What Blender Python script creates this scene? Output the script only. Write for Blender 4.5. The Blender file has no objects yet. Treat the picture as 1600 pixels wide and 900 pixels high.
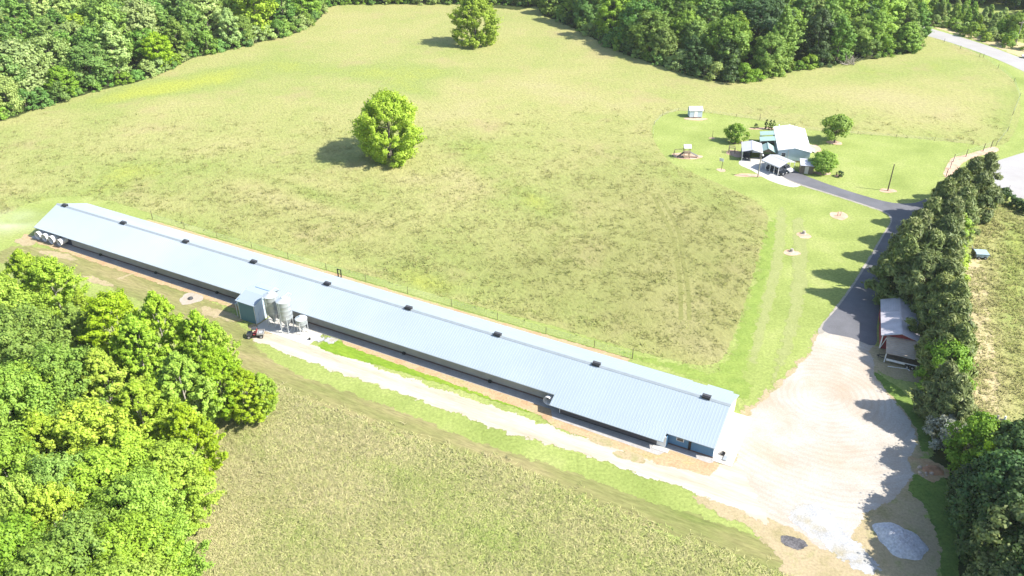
import bpy, bmesh, math, random
import numpy as np
from mathutils import Vector, Matrix

# ------------------------------------------------------------------ camera
SC = bpy.context.scene
COL = SC.collection
FPX = 1306.0                      # focal length in photograph pixels (1600 wide)
PITCH = math.atan2(795.0, FPX)
CAMZ = 82.6
cam_d = bpy.data.cameras.new('camera'); cam = bpy.data.objects.new('camera', cam_d); COL.objects.link(cam)
cam.location = (0, 0, CAMZ); cam.rotation_euler = (math.pi/2 - PITCH, 0, 0)
cam_d.sensor_width = 36.0; cam_d.lens = 36.0*FPX/1600.0
cam_d.clip_start = 1.0; cam_d.clip_end = 8000.0
SC.camera = cam

# ------------------------------------------------------------------ light
SUN_EL = math.radians(43.5)
SUN_H = Vector((0.958, -0.287)).normalized()
w = bpy.data.worlds.new('World'); SC.world = w; w.use_nodes = True
nt = w.node_tree
sky = nt.nodes.new('ShaderNodeTexSky'); sky.sky_type = 'NISHITA'; sky.sun_disc = False
sky.sun_elevation = SUN_EL; sky.sun_rotation = math.atan2(SUN_H.x, SUN_H.y)
bg = nt.nodes['Background']; bg.inputs['Strength'].default_value = 0.13
nt.links.new(sky.outputs[0], bg.inputs['Color'])
sl = bpy.data.lights.new('sun', 'SUN'); sl.energy = 5.0; sl.angle = math.radians(0.53); sl.color = (1.0, 0.955, 0.88)
so = bpy.data.objects.new('sun', sl); COL.objects.link(so)
sdir = Vector((SUN_H.x*math.cos(SUN_EL), SUN_H.y*math.cos(SUN_EL), math.sin(SUN_EL)))
so.rotation_euler = (-sdir).to_track_quat('-Z', 'Y').to_euler(); so.location = (150, -40, 200)
SC.view_settings.view_transform = 'Standard'; SC.view_settings.look = 'None'
SC.view_settings.exposure = 1.15; SC.view_settings.gamma = 1.0
SC.cycles.max_bounces = 6; SC.cycles.transparent_max_bounces = 12
SC.cycles.volume_bounces = 3; SC.cycles.diffuse_bounces = 3; SC.cycles.transmission_bounces = 3; SC.cycles.glossy_bounces = 2

# ------------------------------------------------------------------ helpers
CT, ST = math.cos(PITCH), math.sin(PITCH)
def P(x, y, z=0.0):
    """photograph pixel -> point at height z in the place (calibrated drone camera)"""
    u, v = x-800.0, 450.0-y
    dx, dy, dz = u, FPX*CT+v*ST, -FPX*ST+v*CT
    t = (CAMZ-z)/-dz
    return Vector((dx*t, dy*t, z))
def PX(X, Y, Z=0.0):
    dz = Z-CAMZ
    dep = Y*CT-dz*ST; up = Y*ST+dz*CT
    return 800+FPX*X/dep, 450-FPX*up/dep

def tag(o, label=None, cat=None, group=None, kind=None):
    if label: o['label'] = label
    if cat: o['category'] = cat
    if group: o['group'] = group
    if kind: o['kind'] = kind
    return o
def thing(name, label, cat, loc=(0,0,0), rotz=0.0, group=None):
    o = bpy.data.objects.new(name, None); COL.objects.link(o)
    o.location = loc; o.rotation_euler = (0, 0, rotz); o.empty_display_size = 0.5
    return tag(o, label, cat, group)

class MB:
    def __init__(s): s.v = []; s.f = []
    def add(s, vs, fs):
        b = len(s.v); s.v += [tuple(v) for v in vs]; s.f += [tuple(i+b for i in f) for f in fs]; return s
    def box(s, x0, x1, y0, y1, z0, z1):
        return s.add([(x0,y0,z0),(x1,y0,z0),(x1,y1,z0),(x0,y1,z0),(x0,y0,z1),(x1,y0,z1),(x1,y1,z1),(x0,y1,z1)],
                     [(0,3,2,1),(4,5,6,7),(0,1,5,4),(1,2,6,5),(2,3,7,6),(3,0,4,7)])
    def cbox(s, c, d):
        return s.box(c[0]-d[0]/2, c[0]+d[0]/2, c[1]-d[1]/2, c[1]+d[1]/2, c[2]-d[2]/2, c[2]+d[2]/2)
    def tube(s, p0, p1, r0, r1=None, n=8, caps=True):
        r1 = r0 if r1 is None else r1
        p0, p1 = Vector(p0), Vector(p1); a = (p1-p0).normalized()
        t = Vector((0,0,1)) if abs(a.z) < .9 else Vector((1,0,0))
        e1 = a.cross(t).normalized(); e2 = a.cross(e1)
        vs = []
        for p, r in ((p0,r0),(p1,r1)):
            for k in range(n):
                q = 2*math.pi*k/n; vs.append(p+(e1*math.cos(q)+e2*math.sin(q))*r)
        fs = [(k,(k+1)%n,n+(k+1)%n,n+k) for k in range(n)]
        if caps: fs += [tuple(range(n-1,-1,-1)), tuple(range(n,2*n))]
        return s.add(vs, fs)
    def lathe(s, prof, n=16, c=(0,0,0)):
        vs = []; fs = []
        for r, z in prof:
            for k in range(n):
                q = 2*math.pi*k/n; vs.append((c[0]+r*math.cos(q), c[1]+r*math.sin(q), c[2]+z))
        for i in range(len(prof)-1):
            for k in range(n):
                fs.append((i*n+k, i*n+(k+1)%n, (i+1)*n+(k+1)%n, (i+1)*n+k))
        return s.add(vs, fs)
    def slab(s, quad, t):
        """a sheet with thickness: four corner points, thickened downwards"""
        q = [Vector(v) for v in quad]; lo = [v-Vector((0,0,t)) for v in q]
        return s.add(q+lo, [(0,1,2,3),(7,6,5,4),(0,4,5,1),(1,5,6,2),(2,6,7,3),(3,7,4,0)])
    def prism(s, poly, y0, y1):
        """poly in x,z extruded along y"""
        n = len(poly)
        vs = [(x,y0,z) for x,z in poly]+[(x,y1,z) for x,z in poly]
        return s.add(vs, [tuple(range(n)), tuple(range(2*n-1,n-1,-1))]+[(k,n+k,n+(k+1)%n,(k+1)%n) for k in range(n)])
    def mesh(s, name):
        m = bpy.data.meshes.new(name); m.from_pydata(s.v, [], s.f); m.validate(); 
        bm = bmesh.new(); bm.from_mesh(m); bmesh.ops.recalc_face_normals(bm, faces=bm.faces); bm.to_mesh(m); bm.free()
        return m
def obj(name, mb, mat, parent=None, smooth=False, bevel=0.0):
    m = mb.mesh(name) if isinstance(mb, MB) else mb
    if bevel:
        bm = bmesh.new(); bm.from_mesh(m)
        bmesh.ops.bevel(bm, geom=list(bm.edges), offset=bevel, segments=2, affect='EDGES', clamp_overlap=True)
        bm.to_mesh(m); bm.free()
    if mat is not None and not m.materials: m.materials.append(mat)
    if smooth:
        for p in m.polygons: p.use_smooth = True
    o = bpy.data.objects.new(name, m); COL.objects.link(o)
    if parent is not None: o.parent = parent
    return o
def dup(root, loc, rotz=0.0, scale=None, label=None, group=None):
    r = root.copy(); COL.objects.link(r); r.location = loc; r.rotation_euler = (0,0,rotz)
    if scale is not None: r.scale = scale
    if label: r['label'] = label
    if group: r['group'] = group
    for ch in list(root.children):
        c = ch.copy(); COL.objects.link(c); c.parent = r
        for g in list(ch.children):
            d = g.copy(); COL.objects.link(d); d.parent = c
    return r

# ------------------------------------------------------------------ materials
def NT(name):
    m = bpy.data.materials.new(name); m.use_nodes = True
    n = m.node_tree; b = n.nodes['Principled BSDF']
    return m, n, b
def noise(n, scale, detail=4, rough=.55, vec=None, dist=0.0):
    t = n.nodes.new('ShaderNodeTexNoise'); t.inputs['Scale'].default_value = scale
    t.inputs['Detail'].default_value = detail; t.inputs['Roughness'].default_value = rough
    t.inputs['Distortion'].default_value = dist
    if vec is not None: n.links.new(vec, t.inputs['Vector'])
    return t.outputs['Fac']
def pos(n, scale=(1,1,1), rot=0.0):
    g = n.nodes.new('ShaderNodeNewGeometry')
    mp = n.nodes.new('ShaderNodeMapping'); mp.vector_type = 'TEXTURE'; mp.inputs['Scale'].default_value = tuple(1/c for c in scale); mp.inputs['Rotation'].default_value = (0,0,rot)
    n.links.new(g.outputs['Position'], mp.inputs['Vector']); return mp.outputs[0]
def opos(n, scale=(1,1,1)):
    g = n.nodes.new('ShaderNodeTexCoord')
    mp = n.nodes.new('ShaderNodeMapping'); mp.inputs['Scale'].default_value = scale
    n.links.new(g.outputs['Object'], mp.inputs['Vector']); return mp.outputs[0]
def ramp(n, fac, stops, interp='LINEAR'):
    r = n.nodes.new('ShaderNodeValToRGB'); r.color_ramp.interpolation = interp
    e = r.color_ramp.elements
    while len(e) < len(stops): e.new(.5)
    for k, (p, c) in enumerate(stops):
        e[k].position = p; e[k].color = (c[0],c[1],c[2],1) if not isinstance(c,(int,float)) else (c,c,c,1)
    n.links.new(fac, r.inputs[0]); return r.outputs[0]
def mix(n, a, b, fac, mode='MIX'):
    m = n.nodes.new('ShaderNodeMix'); m.data_type = 'RGBA'; m.blend_type = mode
    for v, k in ((a,6),(b,7)):
        if isinstance(v, tuple): m.inputs[k].default_value = (v[0],v[1],v[2],1)
        else: n.links.new(v, m.inputs[k])
    if isinstance(fac, (int,float)): m.inputs[0].default_value = fac
    else: n.links.new(fac, m.inputs[0])
    return m.outputs[2]
def math_(n, op, a, b=None, clamp=False):
    m = n.nodes.new('ShaderNodeMath'); m.operation = op; m.use_clamp = clamp
    for k, v in enumerate((a,b)):
        if v is None: continue
        if isinstance(v,(int,float)): m.inputs[k].default_value = v
        else: n.links.new(v, m.inputs[k])
    return m.outputs[0]
def attr(n, name):
    a = n.nodes.new('ShaderNodeAttribute'); a.attribute_name = name; return a.outputs['Fac']
def bump(n, b, h, dist, strength=1.0):
    k = n.nodes.new('ShaderNodeBump'); k.inputs['Distance'].default_value = dist; k.inputs['Strength'].default_value = strength
    n.links.new(h, k.inputs['Height']); n.links.new(k.outputs[0], b.inputs['Normal'])
def soft_edge(m, n, b, amp=1.2, scale=.8):
    """ragged border: the sheet thins out along its rim where grass grows into it"""
    e = attr(n, 'edge'); no = noise(n, scale, 5, .7, pos(n))
    no2 = math_(n, 'MULTIPLY', math_(n, 'SUBTRACT', no, .5), amp*2)
    al = math_(n, 'GREATER_THAN', math_(n, 'ADD', e, no2), 0.0)
    n.links.new(al, b.inputs['Alpha'])

def surf_mat(name, c0, c1, scale=1.0, rough=.9, c2=None, soft=None, stretch=(1,1,1), rot=0.0, bmp=0.0, fine=3.0, fine_amt=.35, spec=.2, big=None, rings=()):
    m, n, b = NT(name)
    v = pos(n, stretch, rot)
    st = [(.32, c0), (.68, c1)] if c2 is None else [(.25, c0), (.52, c1), (.78, c2)]
    col = ramp(n, noise(n, scale, 6, .6, v), st)
    if big: col = mix(n, col, big[1], ramp(n, noise(n, big[0], 4, .6, pos(n)), [(.48,0.0),(.68,big[2])]))
    f = ramp(n, noise(n, fine, 5, .7, v), [(.3, 1-fine_amt), (.7, 1+fine_amt)])
    col = mix(n, col, f, 1.0, 'MULTIPLY')
    for (cx, cy, sc_, amt) in rings:        # turning arcs worn by tyres round a centre
        mp = n.nodes.new('ShaderNodeMapping'); mp.inputs['Location'].default_value = (-cx,-cy,0)
        g_ = n.nodes.new('ShaderNodeNewGeometry'); n.links.new(g_.outputs['Position'], mp.inputs['Vector'])
        wv = n.nodes.new('ShaderNodeTexWave'); wv.wave_type = 'RINGS'; wv.rings_direction = 'Z'; wv.inputs['Scale'].default_value = sc_
        wv.inputs['Distortion'].default_value = 14.0; wv.inputs['Detail'].default_value = 5; wv.inputs['Detail Scale'].default_value = .12; wv.inputs['Detail Roughness'].default_value = .6
        n.links.new(mp.outputs[0], wv.inputs['Vector'])
        msk = math_(n, 'MULTIPLY', ramp(n, wv.outputs['Fac'], [(.45,0.0),(.8,amt)]), ramp(n, noise(n, .12, 3, .6, pos(n)), [(.38,0.0),(.55,1.0)]))
        col = mix(n, col, (.27,.215,.155), msk)
    n.links.new(col, b.inputs['Base Color'])
    b.inputs['Roughness'].default_value = rough; b.inputs['Specular IOR Level'].default_value = spec
    if bmp: bump(n, b, noise(n, fine, 5, .7, v), bmp)
    if soft: soft_edge(m, n, b, *soft)
    return m

def meadow_mat(name, dry, base, lush, lime, soft=None, fine=1.4, bmp=.25):
    m, n, b = NT(name)
    v = pos(n); vs = pos(n, (1,.55,1), .45)
    g = attr(n, 'green')
    g2 = math_(n, 'ADD', g, math_(n, 'MULTIPLY', math_(n, 'SUBTRACT', noise(n, .045, 5, .62, v), .5), 2.3))
    g2 = math_(n, 'ADD', g2, math_(n, 'MULTIPLY', math_(n, 'SUBTRACT', noise(n, .35, 4, .65, vs), .5), .7))
    g2 = math_(n, 'ADD', math_(n, 'MULTIPLY', g2, .32), .5, True)
    col = ramp(n, g2, [(.12, dry), (.42, base), (.68, lush), (.95, lime)])
    f = ramp(n, noise(n, fine, 5, .72, vs), [(.28, .70), (.5, 1.0), (.72, 1.22)])
    col = mix(n, col, f, 1.0, 'MULTIPLY')
    pk = ramp(n, noise(n, .06, 4, .6, pos(n, (1,1,1), 1.1)), [(.56, 0.0), (.72, .42)])
    col = mix(n, col, (.31,.235,.135), pk)
    col = mix(n, col, (.185,.185,.065), math_(n, 'MULTIPLY', attr(n, 'rough'), ramp(n, noise(n, .11, 5, .65, v), [(.3,.35),(.7,.75)])))
    n.links.new(col, b.inputs['Base Color']); b.inputs['Roughness'].default_value = .95; b.inputs['Specular IOR Level'].default_value = .1
    bump(n, b, noise(n, fine, 5, .7, vs), bmp)
    if soft: soft_edge(m, n, b, *soft)
    return m

def paint(name, c, rough=.5, var=.12, metal=0.0, scale=1.5, dirt=None, spec=.4):
    m, n, b = NT(name)
    v = opos(n)
    f = ramp(n, noise(n, scale, 5, .6, v), [(.3, 1-var), (.7, 1+var)])
    col = mix(n, (c[0],c[1],c[2]), f, 1.0, 'MULTIPLY')
    if dirt: col = mix(n, col, dirt[0], ramp(n, noise(n, dirt[1], 5, .65, v), [(.5, 0.0), (.75, dirt[2])]))
    n.links.new(col, b.inputs['Base Color'])
    b.inputs['Roughness'].default_value = rough; b.inputs['Metallic'].default_value = metal; b.inputs['Specular IOR Level'].default_value = spec
    return m

def leaf_mat(name, dark, mid, light, trans=.3, var=.25, hue=.03):
    m, n, b = NT(name)
    t = attr(n, 'tone')
    oi = n.nodes.new('ShaderNodeObjectInfo')
    col = ramp(n, t, [(.05, dark), (.5, mid), (.95, light)])
    hs = n.nodes.new('ShaderNodeHueSaturation')
    r = oi.outputs['Random']
    n.links.new(math_(n, 'ADD', math_(n, 'MULTIPLY', math_(n, 'SUBTRACT', r, .5), hue*2), .5), hs.inputs['Hue'])
    r2 = math_(n, 'FRACT', math_(n, 'MULTIPLY', r, 7.31))
    n.links.new(math_(n, 'ADD', math_(n, 'MULTIPLY', math_(n, 'SUBTRACT', r2, .5), var*2), 1.0), hs.inputs['Value'])
    r3 = math_(n, 'FRACT', math_(n, 'MULTIPLY', r, 17.7))
    n.links.new(math_(n, 'ADD', math_(n, 'MULTIPLY', r3, -.13), 1.05), hs.inputs['Saturation'])
    n.links.new(col, hs.inputs['Color'])
    n.links.new(hs.outputs[0], b.inputs['Base Color']); b.inputs['Roughness'].default_value = .55; b.inputs['Specular IOR Level'].default_value = .25
    tr = n.nodes.new('ShaderNodeBsdfTranslucent'); n.links.new(mix(n, hs.outputs[0], (1.0,.95,.35), 1.0, 'MULTIPLY'), tr.inputs['Color'])
    ms = n.nodes.new('ShaderNodeMixShader'); ms.inputs[0].default_value = trans
    n.links.new(b.outputs[0], ms.inputs[1]); n.links.new(tr.outputs[0], ms.inputs[2])
    n.links.new(ms.outputs[0], n.nodes['Material Output'].inputs['Surface'])
    return m

LAWN0, LAWN1, LAWN2 = (.125,.165,.035), (.19,.22,.06), (.27,.27,.105)
M = {}
M['ground'] = surf_mat('mown_grass', (.17,.215,.053), (.235,.278,.08), .09, .95, (.30,.315,.12), fine=2.2, fine_amt=.3, bmp=.05, spec=.1)
M['meadow'] = meadow_mat('tall_meadow_grass', (.325,.285,.145), (.285,.277,.108), (.22,.255,.075), (.27,.295,.06), (.9,.9))
M['hayfield'] = meadow_mat('dry_hay_grass', (.31,.265,.14), (.25,.24,.1), (.185,.215,.06), (.16,.22,.045), (.9,.9), 1.8, .3)
M['verge'] = surf_mat('worn_verge_grass', (.135,.165,.045), (.21,.2,.08), .22, .95, (.3,.24,.13), (1.0,.5), (.2,1,1), math.radians(-27.6), .05, 2.5, .3, .1)
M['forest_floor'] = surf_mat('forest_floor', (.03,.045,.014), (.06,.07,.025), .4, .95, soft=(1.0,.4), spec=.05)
M['gravel'] = surf_mat('pale_gravel', (.315,.275,.222), (.38,.35,.308), .16, .95, (.425,.405,.372), (1.1,.45), fine=4.0, fine_amt=.16, bmp=.03, spec=.1, big=(.07,(.36,.275,.195),.7), rings=((P(1290,620).x,P(1290,620).y,.30,.2),))
M['track'] = surf_mat('sandy_gravel_track', (.35,.28,.20), (.41,.36,.29), .55, .95, (.45,.43,.385), (1.5,.45), (.12,1,1), math.radians(-27.6), .03, 4.0, .14, .1)
M['bluegravel'] = surf_mat('grey_crushed_stone', (.27,.265,.26), (.35,.355,.36), .5, .95, (.42,.43,.44), (1.6,.5), fine=4.5, fine_amt=.22, bmp=.04, spec=.1, big=(.3,(.28,.24,.14),.7))
M['dirt'] = surf_mat('tan_dirt', (.24,.21,.10), (.34,.275,.17), .3, .95, (.2,.22,.07), (1.6,.35), fine=3.0, fine_amt=.22, bmp=.04, spec=.1)
M['reddirt'] = surf_mat('red_clay', (.34,.205,.11), (.38,.28,.165), .35, .95, (.25,.25,.09), (1.3,.6), fine=3.0, fine_amt=.25, bmp=.05, spec=.1)
M['mulch'] = surf_mat('pink_mulch', (.40,.25,.17), (.50,.37,.28), .6, .95, soft=(.9,.9), fine=4, fine_amt=.25, spec=.1)
M['asphalt'] = surf_mat('asphalt', (.10,.10,.108), (.135,.135,.148), .25, .85, soft=(.25,.8), fine=6, fine_amt=.15, spec=.3, stretch=(1,1,1))
M['road'] = surf_mat('worn_road', (.29,.275,.265), (.33,.32,.31), .15, .85, soft=(.3,.6), fine=5, fine_amt=.06, spec=.2)
M['cdrive'] = surf_mat('concrete', (.42,.40,.37), (.52,.50,.46), .3, .85, soft=(.2,.8), fine=3, fine_amt=.08, spec=.2)
M['wheeltrack'] = surf_mat('pressed_grass', (.165,.17,.055), (.2,.2,.07), .5, .95, soft=(1.2,.5), fine=2.5, fine_amt=.25, spec=.1)
M['kerb'] = surf_mat('pale_shoulder', (.25,.23,.19), (.33,.31,.27), .6, .95, soft=(1.0,.6), fine=3, fine_amt=.2, spec=.1)
M['lawn_green'] = surf_mat('lush_lawn', (.16,.222,.047), (.215,.275,.062), .4, .95, soft=(1.8,.3), fine=2.5, fine_amt=.25, bmp=.05, spec=.1)
M['lawn_pale'] = surf_mat('pale_mown_lawn', (.225,.25,.088), (.255,.275,.108), .4, .95, soft=(1.5,.35), fine=2.5, fine_amt=.22, bmp=.05, spec=.1)
M['lime_grass'] = surf_mat('lush_ditch_grass', (.13,.22,.02), (.19,.27,.03), .5, .95, soft=(1.1,.6), stretch=(.4,1,1), rot=math.radians(-27.6), fine=2.5, fine_amt=.25, bmp=.05, spec=.1)
M['dark_grass'] = surf_mat('painted_shade_grass', (.09,.15,.03), (.14,.2,.045), .4, .95, soft=(1.2,.5), fine=2.5, fine_amt=.3, bmp=.05, spec=.1)  # darker green puts the shade of the trees into the grass colour
M['straw'] = surf_mat('straw_grass', (.34,.28,.14), (.42,.35,.2), .3, .95, (.25,.25,.09), (1.5,.4), fine=2.5, fine_amt=.25, bmp=.05, spec=.1)
M['apron'] = surf_mat('pale_stone_strip', (.30,.28,.26), (.37,.36,.35), .5, .95, soft=(.35,.7), fine=4, fine_amt=.15, spec=.1)
M['ash'] = surf_mat('ash', (.05,.05,.055), (.16,.15,.15), 1.0, .95, soft=(1.1,.9), fine=4, fine_amt=.3, spec=.05)
M['roof'] = paint('galvalume_roof', (.285,.335,.375), .42, .035, .0, .12, ((.36,.40,.43), .05, .5), .5)
M['roof_white'] = paint('white_metal_roof', (.66,.66,.67), .4, .03, 0, .4)
M['roof_carport'] = paint('carport_roof', (.43,.43,.46), .4, .05, 0, .4)
M['roof_green'] = paint('green_metal_roof', (.27,.38,.33), .4, .05, 0, .6)
M['roof_barn'] = paint('old_tin_roof', (.46,.43,.45), .5, .18, .1, .8, ((.22,.15,.11), 1.6, .35))
M['roof_tan'] = paint('tan_tin_roof', (.36,.30,.24), .6, .15, 0, .9, ((.22,.15,.1), 1.4, .5))
M['cap'] = paint('ridge_cap', (.24,.27,.29), .5, .08)
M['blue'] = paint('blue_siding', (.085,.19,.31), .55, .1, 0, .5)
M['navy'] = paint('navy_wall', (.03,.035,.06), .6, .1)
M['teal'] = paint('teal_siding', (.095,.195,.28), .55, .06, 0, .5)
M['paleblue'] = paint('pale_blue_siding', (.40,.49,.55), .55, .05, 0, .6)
M['grey_wall'] = paint('grey_tarp_wall', (.30,.295,.275), .7, .12, 0, .35, ((.2,.17,.13), .5, .4))
M['dark_wall'] = paint('dark_pad_wall', (.085,.075,.08), .8, .15, 0, .8)
M['brown'] = paint('brown_board', (.12,.075,.06), .8, .15)
M['white'] = paint('white_trim', (.68,.67,.65), .5, .06)
M['cream'] = paint('cream_panel', (.55,.50,.42), .6, .06)
M['black'] = paint('black_plastic', (.015,.015,.017), .5, .2)
M['rubber'] = paint('rubber', (.02,.02,.02), .9, .15)
M['galv'] = paint('galvanised_steel', (.36,.39,.40), .42, .12, .45, 1.2)
M['galvlt'] = paint('bright_galvanised', (.50,.53,.54), .4, .08, .3, 1.2)
M['steel'] = paint('dark_steel', (.08,.08,.085), .5, .15, .3)
M['wood'] = paint('weathered_wood', (.16,.125,.09), .85, .2, 0, 2.0)
M['woodlt'] = paint('pale_wood', (.36,.28,.19), .8, .15, 0, 2.0)
M['pole'] = paint('pole_wood', (.10,.075,.055), .85, .2, 0, 1.0)
M['polegrey'] = paint('grey_pole_wood', (.26,.235,.205), .85, .15, 0, 1.0)
M['red'] = paint('barn_red', (.24,.035,.04), .7, .15, 0, .8)
M['redseat'] = paint('red_seat', (.3,.05,.055), .6, .1)
M['glass'] = paint('dark_glass', (.03,.035,.045), .08, .05, 0, 1, None, .8)
M['concrete'] = paint('concrete_slab', (.44,.42,.385), .85, .07, 0, .5)
M['padwhite'] = paint('white_concrete_slab', (.455,.425,.375), .85, .05, 0, .4, ((.42,.36,.29), .4, .4))
M['bark'] = paint('grey_bark', (.13,.11,.09), .9, .25, 0, 2.0)
M['barkpale'] = paint('pale_bark', (.32,.29,.25), .9, .2, 0, 2.0)
M['carpaint_dark'] = paint('dark_car_paint', (.02,.025,.035), .25, .05, .2)
M['carpaint_white'] = paint('white_car_paint', (.62,.62,.62), .3, .04)
M['greyplast'] = paint('grey_plastic', (.30,.29,.28), .6, .1)
M['cartblue'] = paint('pale_blue_tin', (.27,.36,.40), .5, .1, 0, 2.0, ((.4,.42,.42), 1.5, .5))
M['stone'] = paint('stone_rubble', (.42,.33,.27), .9, .25, 0, 1.0)
M['stonewhite'] = paint('white_stone_heap', (.46,.46,.47), .95, .3, 0, 3.5, ((.36,.37,.40), 1.0, .5))
M['deadwood'] = paint('dead_branch_wood', (.36,.31,.27), .9, .2, 0, 2.0)
M['lf_lime'] = leaf_mat('lime_leaves', (.20,.33,.022), (.325,.48,.036), (.43,.56,.065), .42, .09, .009)
M['lf_yellow'] = leaf_mat('yellow_green_leaves', (.25,.37,.025), (.375,.515,.042), (.47,.58,.075), .42, .08, .008)
M['lf_mid'] = leaf_mat('mid_green_leaves', (.14,.25,.03), (.225,.365,.046), (.31,.44,.07), .38, .12, .010)
M['lf_wood'] = leaf_mat('woodland_leaves', (.09,.175,.027), (.155,.275,.047), (.24,.36,.075), .34, .24, .022)
M['lf_pale'] = leaf_mat('pale_woodland_leaves', (.21,.31,.085), (.315,.43,.125), (.42,.52,.18), .36, .16, .012)
M['lf_dark'] = leaf_mat('dark_leaves', (.032,.068,.02), (.06,.115,.03), (.10,.175,.046), .28, .2, .015)  # naturally dark leaves, deepened further to carry shade on the lower right trees
M['lf_cedar'] = leaf_mat('cedar_foliage', (.07,.105,.028), (.145,.19,.053), (.265,.295,.11), .22, .12, .01)
M['lf_silver'] = leaf_mat('silver_leaves', (.2,.22,.165), (.30,.32,.26), (.42,.43,.36), .25, .08, .01)
M['lf_bright'] = leaf_mat('bright_green_leaves', (.21,.33,.03), (.31,.46,.05), (.40,.53,.08), .4, .1, .01)

# ------------------------------------------------------------------ ground sheets
def spline(pts, n=6, closed=True):
    pts = [np.array(p[:2], float) for p in pts]; N = len(pts); out = []
    for i in range(N if closed else N-1):
        p0, p1, p2, p3 = (pts[(i+k-1) % N] if closed else pts[min(max(i+k-1,0),N-1)] for k in range(4))
        for k in range(n):
            t = k/n
            out.append(.5*((2*p1)+(-p0+p2)*t+(2*p0-5*p1+4*p2-p3)*t*t+(-p0+3*p1-3*p2+p3)*t**3))
    if not closed: out.append(pts[-1])
    return np.array(out)
def inside(poly, X, Y):
    c = np.zeros(X.shape, bool); n = len(poly); j = n-1
    for i in range(n):
        xi, yi = poly[i]; xj, yj = poly[j]
        if yi != yj:
            c ^= ((yi > Y) != (yj > Y)) & (X < (xj-xi)*(Y-yi)/(yj-yi)+xi)
        j = i
    return c
def sdist(poly, X, Y):
    d = np.full(X.shape, 1e9); n = len(poly)
    for i in range(n):
        a = poly[i]; b = poly[(i+1) % n]; ab = b-a; L = ab@ab
        if L < 1e-9: continue
        t = np.clip(((X-a[0])*ab[0]+(Y-a[1])*ab[1])/L, 0, 1)
        d = np.minimum(d, (X-a[0]-t*ab[0])**2+(Y-a[1]-t*ab[1])**2)
    d = np.sqrt(d); return np.where(inside(poly, X, Y), d, -d)
BLOBS = []
def greenness(X, Y):
    px, py = PX(X, Y); g = np.zeros(np.shape(X))
    for cx, cy, rx, ry, a, val in BLOBS:
        ca, sa = math.cos(a), math.sin(a); dx, dy = px-cx, py-cy
        u = (dx*ca+dy*sa)/rx; v = (-dx*sa+dy*ca)/ry
        g += .7*val*np.exp(-(u*u+v*v))
    return g
ROUGH = [(1010,430,190,120,.25,.9),(860,440,200,60,.3,.45),(1120,380,70,90,.6,.5),(640,390,200,45,.3,.3),(1010,300,120,60,.4,.4),(420,330,150,40,.2,.2),(1080,500,90,70,0,.4)]
def roughness_of(X, Y):
    px, py = PX(X, Y); g = np.zeros(np.shape(X))
    for cx, cy, rx, ry, a, val in ROUGH:
        ca, sa = math.cos(a), math.sin(a); dx, dy = px-cx, py-cy
        g += val*np.exp(-((dx*ca+dy*sa)/rx)**2-((-dx*sa+dy*ca)/ry)**2)
    return np.clip(g,0,1)
def np_mesh(name, V, F, attrs=None):
    """V (n,3), F (m,k) all faces of k corners"""
    m = bpy.data.meshes.new(name); k = F.shape[1]
    m.vertices.add(len(V)); m.vertices.foreach_set('co', V.astype(np.float32).ravel())
    m.loops.add(F.size); m.loops.foreach_set('vertex_index', F.astype(np.int32).ravel())
    m.polygons.add(len(F)); m.polygons.foreach_set('loop_start', (np.arange(len(F))*k).astype(np.int32))
    m.update(calc_edges=True)
    for an, (dom, vals) in (attrs or {}).items():
        a = m.attributes.new(an, 'FLOAT', dom); a.data.foreach_set('value', vals.astype(np.float32))
    return m
def sheet(name, poly, z, mat, res=.8, soft=1.0, label=None, hfun=None):
    """a ground sheet over a polygon, with the distance to its rim kept on the vertices"""
    poly = np.array(poly)
    x0, y0 = poly.min(0)-soft*1.5; x1, y1 = poly.max(0)+soft*1.5
    nx, ny = int((x1-x0)/res)+2, int((y1-y0)/res)+2
    gx, gy = np.meshgrid(np.linspace(x0,x1,nx), np.linspace(y0,y1,ny))
    X, Y = gx.ravel(), gy.ravel()
    sd = np.clip(sdist(poly, X, Y)/soft, -1.6, 1.6)
    idx = np.arange(nx*ny).reshape(ny,nx)
    F = np.stack([idx[:-1,:-1], idx[:-1,1:], idx[1:,1:], idx[1:,:-1]], -1).reshape(-1,4)
    F = F[sd[F].max(1) > -1.3]
    u, inv = np.unique(F, return_inverse=True); F = inv.reshape(-1,4)
    Z = np.full(len(u), z) if hfun is None else z+hfun(X[u], Y[u], sd[u])
    m = np_mesh(name, np.stack([X[u],Y[u],Z],-1), F, {'edge':('POINT', sd[u]), 'green':('POINT', greenness(X[u],Y[u])), 'rough':('POINT', roughness_of(X[u],Y[u]))})
    m.materials.append(mat)
    o = bpy.data.objects.new(name, m); COL.objects.link(o); o['kind'] = 'structure'
    if label: o['label'] = label
    return o
def pxpoly(pts, n=5): return spline([P(x,y) for x,y in pts], n)
def ellipse(px, py, rx, ry, rot=0.0, wob=.12, seed=0):
    r = random.Random(seed+int(px*7+py)); c = P(px,py); ph = [r.uniform(0,6.28) for _ in range(3)]; out = []
    for k in range(28):
        a = 2*math.pi*k/28; s = 1+wob*(math.sin(2*a+ph[0])+.6*math.sin(3*a+ph[1])+.4*math.sin(5*a+ph[2]))
        x, y = rx*s*math.cos(a), ry*s*math.sin(a)
        out.append((c.x+x*math.cos(rot)-y*math.sin(rot), c.y+x*math.sin(rot)+y*math.cos(rot)))
    return np.array(out)

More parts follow.
